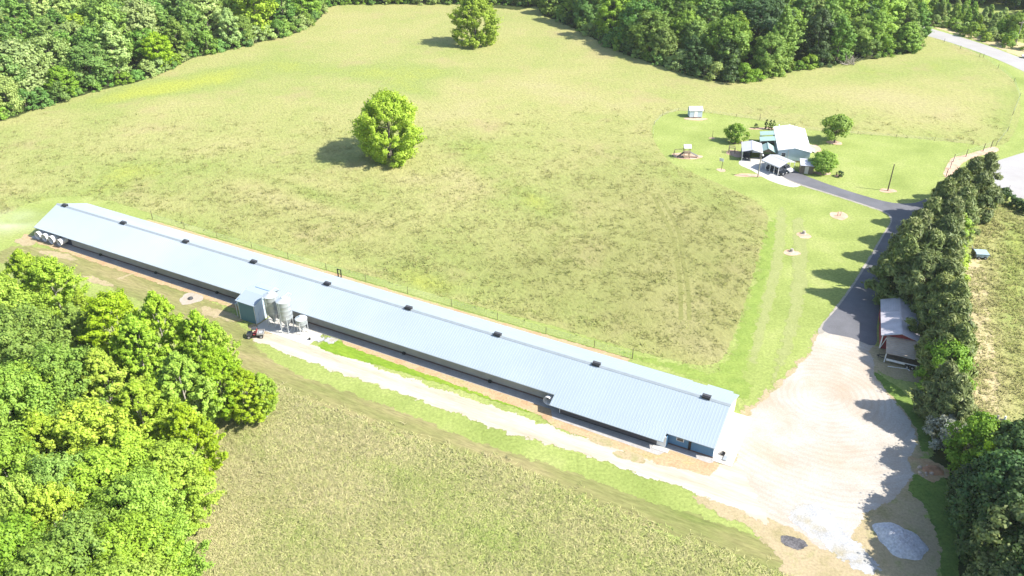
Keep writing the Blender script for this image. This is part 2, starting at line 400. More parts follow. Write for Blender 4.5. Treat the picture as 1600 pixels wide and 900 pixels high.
# patches of greener (+) and drier (-) growth in the meadows, at their places in the field
BLOBS += [(300,130,130,14,-.12,1.5),(560,110,200,16,.03,1.0),(200,150,110,10,-.2,1.0),(640,140,60,14,.3,1.0),
          (760,265,60,25,1.0,1.1),(830,310,50,14,.6,1.1),(480,300,80,10,.3,.9),(260,260,120,14,-.1,.8),(340,370,30,10,.3,1.4),
          (740,440,200,40,.3,.5),(1100,310,90,20,.5,.8),(980,430,150,60,.2,.25),(1060,490,70,40,0,-1.1),(1095,540,60,22,.3,-1.2),
          (700,170,110,25,0,-.8),(880,140,120,18,.2,-.9),(640,280,60,12,0,-.8),(740,285,50,12,.4,-.8),(470,320,90,12,.2,-.9),
          (1440,165,80,22,.1,-1.2),(1320,150,100,14,.1,-.6),(1380,115,150,12,-.15,.7),(1570,170,30,40,.2,.8),(200,290,160,20,-.1,.6),
          (60,260,120,20,-.1,.6),(500,30,120,12,0,-.4),(900,60,60,20,.4,-.4),(650,430,120,14,.3,.7),(150,330,120,14,.1,1.2),(660,445,40,12,.3,1.0),
          (420,760,140,70,.2,-.6),(470,830,70,30,.4,.6),(620,740,70,16,.4,1.1),(760,840,80,25,.4,1.0),(400,700,40,14,.5,.9),(560,700,90,30,.4,-.5),(700,760,90,40,.3,.5),(960,800,120,35,.4,.9),(880,880,160,40,.3,.5),(600,860,140,40,.2,.1),(350,850,60,60,0,-.9),(1000,880,60,20,.4,.9),
          (1580,440,22,120,0,.8),(1530,560,30,130,0,-1.1),(1560,620,30,60,.2,-1.0),(1575,640,30,60,0,-.4),(1590,400,20,60,0,1.0)]

gm = bpy.data.meshes.new('ground')
gm.from_pydata([(-3500,-500,0),(3500,-500,0),(3500,6500,0),(-3500,6500,0)], [], [(0,1,2,3)])
ground = obj('ground', gm, M['ground']); ground['kind'] = 'structure'

MEADOW = [(-260,350),(-120,345),(0,336),(40,319),(100,307),(150,309),(200,322),(250,338),(400,381),(500,409),(600,437),(700,465),(800,492),(880,514),(930,529),(1000,549),(1060,564),
          (1105,571),(1126,562),(1142,535),(1162,480),(1182,415),(1196,365),(1201,343),(1189,321),(1150,299),(1092,274),(1050,255),(1028,230),(1018,205),(1032,182),(1065,173),(1120,178),
          (1200,190),(1260,202),(1330,208),(1420,215),(1500,223),(1555,229),(1580,215),(1594,180),(1592,150),(1582,124),(1556,103),(1528,84),(1475,64),(1436,50),(1200,-6),(800,-12),(300,-12),(-100,-8),(-420,40)]
MEADOWW = spline([P(x,y) for x,y in MEADOW], 3)
sheet('meadow', MEADOWW, .012, M['meadow'], 1.5, 1.2, 'tall pale yellow green pasture grass')
HAY = [(290,980),(278,880),(282,790),(322,715),(345,660),(390,612),(430,607),(500,637),(620,680),(720,712),(800,738),(900,778),(1000,820),(1100,858),(1200,893),(1260,925),(1280,980)]
HAYW = pxpoly(HAY, 4)
sheet('hayfield', HAYW, .012, M['hayfield'], .8, 1.2, 'dry brownish green hay grass')
RFIELD = [(1545,312),(1585,318),(1660,330),(1700,450),(1720,700),(1640,720),(1560,690),(1512,640),(1508,560),(1512,470),(1520,390),(1535,340)]
RFW = pxpoly(RFIELD, 4)
sheet('side_field', RFW, .008, M['meadow'], .8, 1.0, 'grassy field behind the cedar row')
sheet('straw_path', pxpoly([(1522,400),(1538,425),(1540,470),(1552,540),(1558,620),(1562,700),(1520,700),(1508,620),(1506,540),(1504,470),(1510,425)],4), .016, M['straw'], .6, 1.6)
sheet('verge', pxpoly([(20,385),(110,395),(220,425),(330,470),(370,500),(420,560),(480,590),(560,618),(640,648),(720,680),(800,708),(900,740),(1000,778),(1100,808),(1200,850),(1240,900),(1190,888),(1090,853),(990,815),(880,770),(780,730),(680,698),(580,664),(480,628),(400,600),(340,545),(260,490),(120,430),(0,410)],4),
      .006, M['verge'], .8, 1.6, 'worn grass verge below the poultry house')
LWOOD = [(-420,260),(-200,228),(0,190),(50,173),(150,143),(215,128),(268,108),(300,91),(345,82),(400,67),(450,56),(485,40),(508,20),(520,9),(600,7),(720,7),(840,9),(840,-70),(-560,-70)]
RWOOD = [(842,14),(870,31),(920,56),(965,80),(1010,96),(1060,111),(1100,124),(1160,130),(1205,121),(1240,112),(1290,105),(1340,96),(1400,86),(1434,79),(1446,52),(1442,25),(1425,-30),(1420,-70),(835,-70)]
LWW, RWW = pxpoly(LWOOD, 3), pxpoly(RWOOD, 3)
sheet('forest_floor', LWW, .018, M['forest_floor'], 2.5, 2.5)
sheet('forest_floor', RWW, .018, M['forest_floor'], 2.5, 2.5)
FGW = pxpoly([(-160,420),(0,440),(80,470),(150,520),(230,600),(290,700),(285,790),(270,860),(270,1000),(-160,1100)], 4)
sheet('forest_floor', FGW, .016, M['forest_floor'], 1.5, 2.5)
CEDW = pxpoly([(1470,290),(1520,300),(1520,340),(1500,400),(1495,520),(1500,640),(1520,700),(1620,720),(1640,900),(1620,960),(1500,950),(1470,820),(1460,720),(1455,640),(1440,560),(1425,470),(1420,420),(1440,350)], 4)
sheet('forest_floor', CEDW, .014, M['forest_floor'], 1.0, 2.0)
# roads, drives, yards
sheet('dirt_apron', pxpoly([(1290,516),(1364,538),(1372,580),(1392,612),(1428,652),(1442,690),(1445,740),(1448,790),(1470,850),(1462,905),(1400,940),(1260,935),(1225,885),(1185,840),(1120,800),(1080,775),(1120,735),(1145,700),(1162,650),(1178,628),(1200,612),(1232,580),(1262,550)],4), .020, M['dirt'], .6, 1.8)
sheet('gravel_yard', pxpoly([(1288,516),(1362,538),(1366,575),(1384,612),(1418,652),(1432,690),(1424,716),(1424,745),(1404,775),(1360,800),(1335,830),(1300,862),(1262,842),(1222,818),(1165,795),(1120,772),(1115,745),(1143,728),(1158,690),(1168,652),(1184,632),(1206,616),(1238,583),(1266,553)],4), .026, M['gravel'], .45, 1.2, 'pale gravel yard')
TR_U = [(398,512),(440,522),(500,544),(560,563),(640,592),(720,618),(800,645),(880,672),(960,699),(1040,722),(1100,733),(1150,728)]
TR_L = [(1200,815),(1150,795),(1080,768),(1000,742),(900,707),(800,678),(720,650),(640,620),(560,592),(500,572),(430,545),(396,531)]
sheet('farm_track', spline([P(x,y) for x,y in TR_U+TR_L], 4), .030, M['track'], .4, 1.3, 'sandy farm track beside the poultry house')
sheet('lush_ditch', pxpoly([(498,539),(522,531),(560,546),(640,574),(720,598),(780,614),(830,632),(846,643),(825,644),(760,622),(650,588),(560,563),(510,549)],4), .034, M['lime_grass'], .4, .8)
sheet('crushed_stone', pxpoly([(1232,800),(1262,785),(1290,792),(1310,815),(1330,840),(1355,862),(1372,880),(1365,893),(1335,888),(1305,868),(1285,845),(1250,830)],4), .036, M['bluegravel'], .4, 1.2)
sheet('painted_shade_lawn', pxpoly([(1366,582),(1395,600),(1440,640),(1455,690),(1440,706),(1434,680),(1420,650),(1385,610)],4), .036, M['dark_grass'], .5, .8)  # darker sheets painted where the trees shade the lawn
sheet('painted_shade_lawn', pxpoly([(1424,745),(1470,735),(1490,800),(1500,930),(1470,930),(1470,860),(1448,800),(1425,772)],4), .036, M['dark_grass'], .5, 1.0)
sheet('dirt_patch', pxpoly([(1362,542),(1400,548),(1450,560),(1460,590),(1440,598),(1400,592),(1376,582),(1364,565)],4), .037, M['dirt'], .4, .8)
sheet('red_clay_bank', pxpoly([(1418,714),(1440,716),(1475,728),(1485,742),(1460,752),(1440,744),(1424,728)],4), .040, M['reddirt'], .4, .8)
sheet('concrete_drive', pxpoly([(1160,249),(1185,246),(1214,252),(1232,266),(1262,280),(1246,292),(1226,290),(1200,281),(1174,266),(1155,257)],3), .028, M['cdrive'], .5, .4)
AS = [(1222,262),(1240,266),(1262,276),(1300,290),(1350,306),(1395,317),(1430,317),(1452,310),(1468,322),(1448,336),(1425,356),(1404,392),(1388,430),(1377,470),(1370,510),(1367,540),(1330,528),(1284,515),(1310,480),(1335,445),(1360,405),(1380,370),(1394,345),(1385,332),(1340,316),(1290,300),(1240,284),(1218,272)]
ASW = spline([P(x,y) for x,y in AS], 3)
sheet('drive_shoulder', pxpoly([(1218,273),(1240,286),(1290,302),(1340,318),(1382,333),(1391,345),(1377,370),(1356,405),(1331,445),(1305,480),(1278,516),(1290,519),(1316,482),(1342,447),(1366,407),(1388,370),(1400,346),(1388,330),(1342,314),(1292,298),(1242,282),(1222,270)],3), .030, M['kerb'], .35, .45)
sheet('asphalt_drive', ASW, .034, M['asphalt'], .4, .35, 'dark asphalt driveway')
sheet('lawn', pxpoly([(1203,345),(1215,352),(1208,400),(1190,470),(1172,535),(1160,590),(1178,612),(1160,622),(1130,608),(1085,590),(1020,570),(960,548),(1000,556),(1105,580),(1140,556),(1160,500),(1185,415)],4), .018, M['lawn_green'], .7, 2.0, 'bright green mown lawn along the meadow edge')
sheet('mown_strip', pxpoly([(1215,330),(1228,332),(1224,400),(1206,480),(1184,560),(1172,556),(1190,480),(1208,400)],4), .020, M['lawn_pale'], .5, 1.2)
sheet('mown_strip', pxpoly([(1240,345),(1256,350),(1262,420),(1250,500),(1222,575),(1206,590),(1230,500),(1240,420)],4), .0215, M['lawn_pale'], .5, 1.6)
sheet('road_verge', pxpoly([(1440,37),(1500,55),(1560,75),(1610,95),(1700,122),(1720,105),(1600,68),(1550,52),(1500,40),(1440,26)],3), .016, M['straw'], 1.0, 2.0)
sheet('road', pxpoly([(1430,50),(1480,65),(1530,82),(1570,98),(1600,112),(1680,150),(1700,122),(1600,92),(1570,81),(1530,67),(1480,52),(1430,39)],3), .030, M['road'], .8, .4, 'pale grey country road')
sheet('turning_circle', pxpoly([(1540,262),(1575,246),(1640,232),(1720,250),(1740,300),(1660,318),(1600,311),(1570,302),(1545,288)],4), .030, M['road'], .5, .4, 'pale paved turnaround')
for px, py, rx, ry in ((1387,298,1.8,1.3),(1304,223,1.9,1.5),(1285,270,2.0,1.6),(1150,222,2.2,1.3),(1073,244,3.6,2.2),(1127,266,1.1,1.0),(1256,368,1.5,1.3),(1237,395,1.9,1.1),(1311,337,1.8,2.2),(1310,275,1.0,.8),
                       (1170,274,3.3,1.1),(1087,186,3.0,1.3),(1113,216,.8,.6),(1192,201,3.4,.9),(1148,240,1.8,2.6),(1273,232,1.4,3.2)):
    sheet('mulch_bed', ellipse(px, py, rx, ry), .024, M['mulch'], .3, .4)
sheet('mulch_bed', pxpoly([(1475,275),(1478,262),(1488,247),(1505,243),(1530,236),(1552,229),(1560,236),(1530,244),(1505,254),(1496,268),(1490,280)],4), .024, M['mulch'], .4, .6)
sheet('gravel_patch', ellipse(298,467,2.4,1.8), .036, M['gravel'], .3, .7)
for k, (px, py, rx, ry, rot) in enumerate(((92,399,5,.9,-.4),(205,428,2.4,.35,.9),(155,440,5,.7,-.5),(40,379,3,1.2,-.4),(345,492,5,1.2,-.4),(940,690,2,.8,-.5),(985,715,2.2,.9,-.4),(420,512,4,1.6,-.5))):
    sheet('dirt_patch', ellipse(px,py,rx,ry,rot), .0365+.0008*k, M['dirt'], .4, .8)
sheet('ash_ring', ellipse(1240,848,1.5,1.1,-.3), .042, M['ash'], .25, .5)

TRK = []
for line in ([(1019,302),(1035,335),(1051,370),(1058,410),(1063,450),(1064,500)],[(1028,302),(1045,330),(1061,365),(1068,410),(1075,450),(1077,500)]):
    c = spline([P(x,y) for x,y in line],6,False); d_ = np.gradient(c,axis=0); d_ /= np.linalg.norm(d_,axis=1)[:,None]; nn = np.stack([-d_[:,1],d_[:,0]],-1)
    TRK.append(np.concatenate([c+nn*.42,(c-nn*.42)[::-1]])); sheet('wheel_track', TRK[-1], .020, M['wheeltrack'], .3, .3)

# ------------------------------------------------------------------ the poultry house
HR = math.radians(-27.5776)
HM = Vector((-97.034, 161.825, 0))
HD = Vector((math.cos(HR), math.sin(HR), 0)); HN = Vector((-math.sin(HR), math.cos(HR), 0))
def HW(x, y, z=0.0): return HM+HD*x+HN*y+Vector((0,0,z))
def hpoly(pts): return np.array([tuple(HW(x,y)[:2]) for x,y in pts])
def dens(pts, step=2.0):
    out = []
    for i in range(len(pts)):
        a, b = np.array(pts[i]), np.array(pts[(i+1)%len(pts)]); k = max(1,int(np.linalg.norm(b-a)/step))
        out += [tuple(a+(b-a)*j/k) for j in range(k)]
    return out
sheet('stone_strip', hpoly(dens([(-1.5,-5.4),(-1.5,-7.1),(120,-7.2),(121,-9.0),(138,-9.4),(139,-7.5),(145.3,-7.6),(145.3,-5.4)])), .046, M['apron'], .45, .3)
sheet('clay_strip', hpoly(dens([(-4,-6.6),(-3,-8.2),(50,-8.1),(58,-8.3),(60,-6.8)])), .034, M['reddirt'], .4, .8)
sheet('clay_strip', hpoly(dens([(80,-6.6),(81,-8.1),(100,-8.6),(119,-9.3),(122,-10.6),(138,-11),(146,-10),(146,-7),(120,-7)])), .035, M['reddirt'], .4, .8)
sheet('clay_strip', hpoly(dens([(14,8.0),(14,10.4),(60,10.6),(90,10.4),(126,10.8),(126,8.0)])), .032, M['reddirt'], .4, .5)

ph = thing('poultry_house', 'very long low poultry house with pale blue metal roof and black ridge vents', 'poultry house', HM, HR)
RZ, EZ = 5.2, 2.5
def ribbed(x0, x1, ye, ze, yr, zr, step=.456):
    """metal roof sheet from eave to ridge with standing ribs running down the slope"""
    mb = MB(); n = max(2, int(round((x1-x0)/step))); ds = (x1-x0)/n; t = .10; h = .022; w_ = .03
    prof = []
    for k in range(n):
        xa = x0+k*ds
        prof += [(xa,0),(xa+ds/2-w_*1.6,0),(xa+ds/2-w_,h),(xa+ds/2+w_,h),(xa+ds/2+w_*1.6,0)]
    prof.append((x1,0)); N = len(prof)
    vs = [(x,ye,ze+dz) for x,dz in prof]+[(x,yr,zr+dz) for x,dz in prof]
    fs = [(k,k+1,N+k+1,N+k) for k in range(N-1)]
    b = len(vs); vs += [(x0,ye,ze-t),(x1,ye,ze-t),(x1,yr,zr-t),(x0,yr,zr-t)]
    fs += [(b+3,b+2,b+1,b), tuple(range(N-1,-1,-1))+(b,b+1), (b,0,N,b+3), (N-1,b+1,b+2,2*N-1)]
    m = bpy.data.meshes.new('roof'); m.from_pydata(vs, [], fs); return m
def part(name, mb, mat, parent, **k): return obj(name, mb, M[mat], parent, **k)
part('roof_slope', ribbed(-.05,145.25,-6.55,EZ,0,RZ), 'roof', ph)
part('eave_extension', ribbed(120.2,138.15,-8.35,1.758,-6.55,EZ), 'roof', ph)
part('eave_extension', ribbed(138.17,145.25,-6.95,2.335,-6.55,EZ), 'roof', ph)
part('roof_slope', ribbed(-.05,137.9,6.55,EZ,0,RZ-.003), 'roof', ph)
part('roof_slope', ribbed(137.9,145.25,6.15,2.66,0,RZ-.003), 'roof', ph)
part('awning', MB().slab([(140.2,5.9,2.55),(144.2,5.9,2.55),(144.2,7.0,2.3),(140.2,7.0,2.3)],.06), 'roof', ph)
cap = MB().prism([(-.33,RZ-.09),(0,RZ+.075),(.33,RZ-.09),(.33,RZ-.13),(-.33,RZ-.13)],0,1)
cap.v = [(-.1+145.4*y, x, z) for x,y,z in cap.v]
part('ridge_cap', cap, 'cap', ph)
for x in (2.34,20.0,37.4,54.8,72.1,89.5,106.8,124.2,141.6):
    v = MB().box(x-.6,x+.6,-.38,.38,RZ-.06,RZ+.28)
    o = part('ridge_vent', v, 'black', ph)
    part('vent_lid', MB().box(x-.66,x+.66,-.04,.44,RZ+.28,RZ+.33), 'steel', o)
def gable_wall(x0, x1, ya, yb, zr):
    return MB().add([(x0,ya,0),(x0,yb,0),(x0,yb,2.45),(x0,0,zr),(x0,ya,2.45),(x1,ya,0),(x1,yb,0),(x1,yb,2.45),(x1,0,zr),(x1,ya,2.45)],
                    [(0,1,2,3,4),(9,8,7,6,5),(0,5,6,1),(1,6,7,2),(2,7,8,3),(3,8,9,4),(4,9,5,0)])
part('side_wall', MB().box(9.8,120.6,-5.55,-5.4,.28,2.86), 'grey_wall', ph)
part('fan_wall', MB().box(.3,9.8,-5.555,-5.4,.0,2.86), 'navy', ph)
part('side_wall', MB().box(.3,137.8,5.4,5.55,0,2.86), 'grey_wall', ph)
part('sill_board', MB().box(9.8,120.6,-5.62,-5.38,0,.28), 'brown', ph)
part('end_wall', gable_wall(.3,.45,-5.5,5.5,4.95), 'blue', ph)
part('pad_wall', MB().box(121.6,137.0,-7.45,-7.3,.12,1.98), 'dark_wall', ph)
part('sill_board', MB().box(121.6,137.0,-7.5,-7.28,0,.12), 'black', ph)
part('end_wall', MB().box(121.5,121.6,-7.45,-5.5,0,1.96), 'white', ph)
dw = part('side_wall', MB().box(137.0,138.3,-7.4,-7.25,0,1.98), 'white', ph)
part('door', MB().box(137.25,138.1,-7.44,-7.40,.05,1.9), 'white', ph)
rw = part('room_wall', MB().box(138.35,145.0,-6.35,-6.2,.25,2.55), 'blue', ph)
for k in range(15):   # the upright ribs of the siding
    part('siding_rib', MB().box(138.55+k*.44,138.60+k*.44,-6.375,-6.35,.25,2.5), 'blue', ph)
part('sill_board', MB().box(138.35,145.0,-6.4,-6.18,0,.25), 'brown', ph)
part('end_wall', MB().box(138.3,138.4,-7.3,-6.2,0,1.98), 'blue', ph)
wf = part('window', MB().box(139.55,140.65,-6.43,-6.37,1.2,2.1), 'white', ph)
part('pane', MB().box(139.65,140.55,-6.45,-6.43,1.27,1.62), 'glass', wf); part('pane', MB().box(139.65,140.55,-6.45,-6.43,1.67,2.03), 'glass', wf)
dr = part('door', MB().box(141.35,141.75,-6.41,-6.37,.1,2.1), 'black', ph)
part('end_wall', gable_wall(144.85,145.0,-6.2,5.6,4.95), 'white', ph)
for y0 in (-4.6,-1.5,1.6):
    g = part('end_door', MB().box(145.0,145.06,y0,y0+2.9,.05,3.0), 'white', ph)
    part('handle', MB().box(145.06,145.12,y0+2.5,y0+2.6,1.1,1.4), 'steel', g)
def fan(x, y, r, dep):
    n = 20; mb = MB()
    prof = [(r*.86,0),(r*1.0,dep),(r*1.04,dep),(r*.92,0)]
    vs = []; fs = []
    for rr, d in prof:
        for k in range(n):
            q = 2*math.pi*k/n; vs.append((x+rr*math.cos(q), y-d, 1.22+rr*math.sin(q)))
    for i in range(4):
        for k in range(n): fs.append((i*n+k,i*n+(k+1)%n,((i+1)%4)*n+(k+1)%n,((i+1)%4)*n+k))
    mb.add(vs, fs)
    o = part('exhaust_fan', mb, 'white', ph)
    hub = MB().tube((x,y-.05,1.22),(x,y-.35,1.22),.14,.1,10)
    for k in range(4):
        q = k*math.pi/2+.4; a = Vector((math.cos(q),0,math.sin(q))); b = Vector((-math.sin(q),0,math.cos(q)))
        c = Vector((x,y-.22,1.22)); hub.add([c+a*.1-b*.08+Vector((0,.04,0)),c+a*.1+b*.08-Vector((0,.04,0)),c+a*r*.8+b*.2-Vector((0,.07,0)),c+a*r*.8-b*.16+Vector((0,.07,0))],[(0,1,2,3)])
    part('fan_blades', hub, 'steel', o)
    part('shutter', MB().box(x-r*.8,x+r*.8,y-.03,y-.005,1.22-r*.8,1.22+r*.8), 'black', o)
for x in (1.5,3.6,5.7,8.2): fan(x,-5.56,.80 if x < 8 else .66,1.75)
fan(119.3,-5.56,.72,1.5)
for x in (18.4,34.0,50.0,92.0,108.5):
    part('inlet_box', MB().box(x-.24,x+.24,-5.95,-5.62,.12,.5), 'black', ph)
part('gutter', MB().box(9.8,120.1,-6.62,-6.56,EZ-.13,EZ-.02), 'cap', ph)
slab = tag(obj('concrete_slab', MB().box(145.05,147.9,-6.9,5.0,0,.09), M['padwhite']), 'white concrete slab along the end wall of the poultry house', 'slab'); slab.location = HM; slab.rotation_euler = (0,0,HR)
sl2 = tag(obj('concrete_slab', MB().box(136.6,139.0,-8.4,-7.5,0,.10), M['concrete']), 'small concrete step slab below the white door of the poultry house', 'slab'); sl2.location = HM; sl2.rotation_euler = (0,0,HR)
# bits on the slab
t = thing('bucket', 'small black round tub on the white concrete slab', 'tub', HW(146.1,-5.0,.09))
obj('body', MB().lathe([(.0,.02),(.3,.02),(.36,.34),(.33,.34),(.28,.05),(0,.05)],14), M['black'], t, True)
t = thing('drain_box', 'flat grey box lying on the white concrete slab', 'box', HW(146.6,-5.7,.09), HR)
obj('body', MB().box(-.28,.28,-.55,.55,0,.14), M['greyplast'], t, bevel=.03); obj('lid', MB().box(-.24,.24,-.5,.5,.14,.17), M['galv'], t)

# ---- control shed
cs = thing('control_shed', 'tall blue control shed with low gable roof against the poultry house', 'shed', HW(61.9,-10.2), HR)
SW, SD = 3.75, 4.6
part('wall', MB().add([(-SW/2,0,0),(SW/2,0,0),(SW/2,0,4.0),(-SW/2,0,4.0),(-SW/2,.1,0),(SW/2,.1,0),(SW/2,.1,4.0),(-SW/2,.1,4.0)],[(0,1,2,3),(7,6,5,4),(0,4,5,1),(3,2,6,7),(0,3,7,4),(1,5,6,2)]), 'teal', cs)
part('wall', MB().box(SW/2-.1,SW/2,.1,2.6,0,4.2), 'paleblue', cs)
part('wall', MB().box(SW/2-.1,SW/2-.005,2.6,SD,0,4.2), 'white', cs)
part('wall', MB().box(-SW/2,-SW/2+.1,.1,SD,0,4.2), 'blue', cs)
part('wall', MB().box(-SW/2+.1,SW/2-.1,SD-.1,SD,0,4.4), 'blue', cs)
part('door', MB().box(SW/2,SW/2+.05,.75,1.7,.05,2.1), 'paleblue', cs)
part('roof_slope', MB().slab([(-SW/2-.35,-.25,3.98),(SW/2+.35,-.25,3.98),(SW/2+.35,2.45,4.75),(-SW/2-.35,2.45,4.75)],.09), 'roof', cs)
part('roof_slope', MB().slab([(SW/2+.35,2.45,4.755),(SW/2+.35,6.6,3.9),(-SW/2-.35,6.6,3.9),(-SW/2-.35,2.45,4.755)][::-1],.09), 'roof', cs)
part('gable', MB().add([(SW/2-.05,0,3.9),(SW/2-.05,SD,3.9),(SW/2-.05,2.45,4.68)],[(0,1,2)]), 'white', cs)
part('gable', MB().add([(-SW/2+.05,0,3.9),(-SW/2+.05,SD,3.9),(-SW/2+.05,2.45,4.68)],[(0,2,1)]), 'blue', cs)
for x in (-SW/2-.02,SW/2-.08):
    part('corner_trim', MB().box(x,x+.1,-.05,.0,0,3.95), 'white', cs)
part('lean_to_roof', MB().slab([(-SW/2-1.2,.3,2.75),(-SW/2,.3,3.35),(-SW/2,3.0,3.35),(-SW/2-1.2,3.0,2.75)],.07), 'paleblue', cs)
part('door', MB().box(-SW/2-.05,-SW/2,1.2,2.1,.05,2.0), 'black', cs)
for y in (.4,2.9): part('post', MB().box(-SW/2-1.12,-SW/2-1.02,y-.05,y+.05,0,2.74), 'white', cs)
pad = tag(obj('concrete_slab', MB().box(64.2,76.0,-11.2,-7.25,0,.07), M['concrete']), 'broad concrete pad under the feed bins', 'slab'); pad.location = HM; pad.rotation_euler = (0,0,HR)
pad2 = tag(obj('concrete_slab', MB().box(76.05,79.5,-9.6,-7.3,0,.06), M['bluegravel']), 'grey concrete apron right of the small feed bin', 'slab'); pad2.location = HM; pad2.rotation_euler = (0,0,HR)

# ---- feed bins
def feed_bin(x, y, r, hleg, hcone, hcyl, hroof, label, ladder=True):
    t = thing('feed_bin', label, 'feed bin', HW(x,y,.07), HR+.3, 'galvanised feed bins')
    z0 = hleg; z1 = hleg+hcone; z2 = z1+hcyl; z3 = z2+hroof
    prof = [(r,z1)]
    nring = max(2, int(hcyl/.8))
    for k in range(nring):
        a = z1+hcyl*k/nring; b = z1+hcyl*(k+1)/nring
        prof += [(r+.03,a+.03),(r,a+.1),(r,b-.02)]
    part('barrel', MB().lathe(prof,28), 'galv', t, smooth=True)
    part('hopper', MB().lathe([(.2,z0),(.22,z0+.08),(r,z1)],28), 'galv', t)
    part('boot', MB().box(-.24,.24,-.24,.24,z0-.3,z0+.02), 'galvlt', t)
    part('roof_cone', MB().lathe([(r+.06,z2-.02),(r+.06,z2+.03),(.3,z3-.1),(.3,z3),(0,z3+.04)],28), 'galvlt', t)
    nl = 6 if r > 1 else 4
    for k in range(nl):
        q = 2*math.pi*k/nl; c, s_ = math.cos(q), math.sin(q)
        l = part('leg', MB().tube((c*r*1.02,s_*r*1.02,0),(c*r*1.0,s_*r*1.0,z1+.5),.06,.06,6), 'galvlt', t)
    for k in range(nl):
        q = 2*math.pi*k/nl; q2 = 2*math.pi*(k+1)/nl
        part('brace', MB().tube((math.cos(q)*r,math.sin(q)*r,.25),(math.cos(q2)*r,math.sin(q2)*r,z0*.95),.03,.03,5), 'galvlt', t)
    if ladder:
        q = -1.9; c, s_ = math.cos(q), math.sin(q); a = Vector((-s_,c,0))
        mb = MB(); p = Vector((c*(r+.12),s_*(r+.12),0))
        for e in (-.2,.2): mb.tube(p+a*e+Vector((0,0,1.0)),p+a*e+Vector((0,0,z2+.2)),.025,.025,5)
        for k in range(int((z2-1)/.35)): mb.tube(p-a*.2+Vector((0,0,1.2+k*.35)),p+a*.2+Vector((0,0,1.2+k*.35)),.018,.018,5)
        part('ladder', mb, 'galvlt', t)
        part('fill_pipe', MB().tube((.1,.1,z3),(.5,1.3,z3+.15),.07,.07,8).tube((.5,1.3,z3+.15),(.7,1.9,z3-.6),.07,.07,8), 'galvlt', t)
    return t
feed_bin(66.6,-8.7,1.18,.9,1.75,3.35,.65,'tall galvanised feed bin next to the blue control shed')
feed_bin(69.9,-9.1,1.22,.9,1.85,3.4,.65,'tall galvanised feed bin standing in the middle of the three')
feed_bin(72.6,-8.3,1.0,.75,1.1,.95,.55,'short squat galvanised feed bin, smallest of the three', False)

# ---- utility vehicle
def wheel(parent, x, y, r, w_):
    o = obj('wheel', MB().tube((x,y-w_/2,r),(x,y+w_/2,r),r,r,16), M['rubber'], parent)
    obj('rim', MB().tube((x,y-w_/2-.02,r),(x,y+w_/2+.02,r),r*.5,r*.5,12), M['greyplast'], o)
a0, a1 = P(392,524), P(413,519)
uv = thing('utility_vehicle', 'dark side by side utility vehicle with red seats and grey cargo bed', 'utility vehicle', P(400,526), math.atan2((a1-a0).y,(a1-a0).x)-.35)
part('chassis', MB().box(-1.35,1.35,-.55,.55,.32,.55), 'black', uv)
part('bonnet', MB().prism([(-1.45,.5),(-1.45,.82),(-.65,1.0),(-.6,.5)],-.62,.62), 'steel', uv, bevel=.05)
bd = part('cargo_bed', MB().box(.35,1.5,-.68,.68,.72,.78).box(.35,.41,-.68,.68,.78,1.05).box(1.44,1.5,-.68,.68,.78,1.05).box(.41,1.44,-.68,-.62,.78,1.05).box(.41,1.44,.62,.68,.78,1.05), 'greyplast', uv)
part('bed_load', MB().box(.6,1.25,-.4,.35,.78,.98), 'galvlt', bd, bevel=.04)
for y in (-.32,.32):
    s_ = part('seat', MB().box(-.35,.2,y-.26,y+.26,.68,.82), 'redseat', uv, bevel=.05)
    part('backrest', MB().box(.18,.32,y-.26,y+.26,.8,1.35), 'redseat', s_, bevel=.05)
rc = MB()
for y in (-.62,.62):
    rc.tube((-.7,y,.9),(-.4,y,1.85),.035).tube((-.4,y,1.85),(.35,y,1.85),.035).tube((.35,y,1.85),(.4,y,.75),.035)
rc.tube((-.4,-.62,1.85),(-.4,.62,1.85),.035).tube((.35,-.62,1.85),(.35,.62,1.85),.035)
part('roll_cage', rc, 'black', uv)
part('canopy', MB().box(-.45,.38,-.64,.2,1.87,1.92), 'steel', uv)
part('steering_wheel', MB().lathe([(.16,0),(.19,.02),(.16,.04),(.13,.02),(.16,0)],12,(-.45,-.32,1.1)), 'black', uv)
for x in (-1.05,1.05):
    for y in (-.62,.62): wheel(uv,x,y,.34,.26)
t = thing('capped_pipe', 'tiny black capped pipe on the pale pad right of the bins', 'pipe', P(484,531,.05)); obj('body', MB().lathe([(.16,0),(.16,.28),(.2,.28),(.2,.36),(0,.38)],12), M['black'], t)
t = thing('rock', 'dark rock on the round gravel patch left of the shed', 'rock', P(298,467,.03)); obj('body', MB().lathe([(.0,0),(.5,.02),(.42,.3),(.2,.42),(0,.4)],8), M['steel'], t)

# ---- wire fence behind the house
fx = [14.6,24.2,33.6,43.2,52.8,62.4,72.0,81.6,91.2,100.8,110.4,119.5,126.4]
wfn = thing('wire_fence', 'low wire fence with thin posts behind the poultry house', 'fence', HM, HR)
for i, x in enumerate(fx):
    h = 2.0 if i in (0,12) else 1.45
    part('post', MB().tube((x,11.0,0),(x,11.0,h),.07 if i in (0,12) else .045,.06 if i in (0,12) else .04,6), 'pole', wfn)
wr = MB()
for z in (.25,.5,.75,1.0,1.25):
    wr.tube((14.6,11.0,z),(126.4,11.0,z),.012,.012,4)
for k in range(75): wr.tube((14.6+k*1.5,11.0,.2),(14.6+k*1.5,11.0,1.27),.008,.008,3)
o = part('wire', wr, 'galv', wfn)
t = thing('gate_frame', 'black inverted V frame of two poles behind the poultry house roof', 'frame', P(531,433), HR)
for s_ in (-1,1): obj('pole', MB().tube((s_*.35,0,0),(s_*.42,0,1.75),.12,.11,8), M['black'], t)
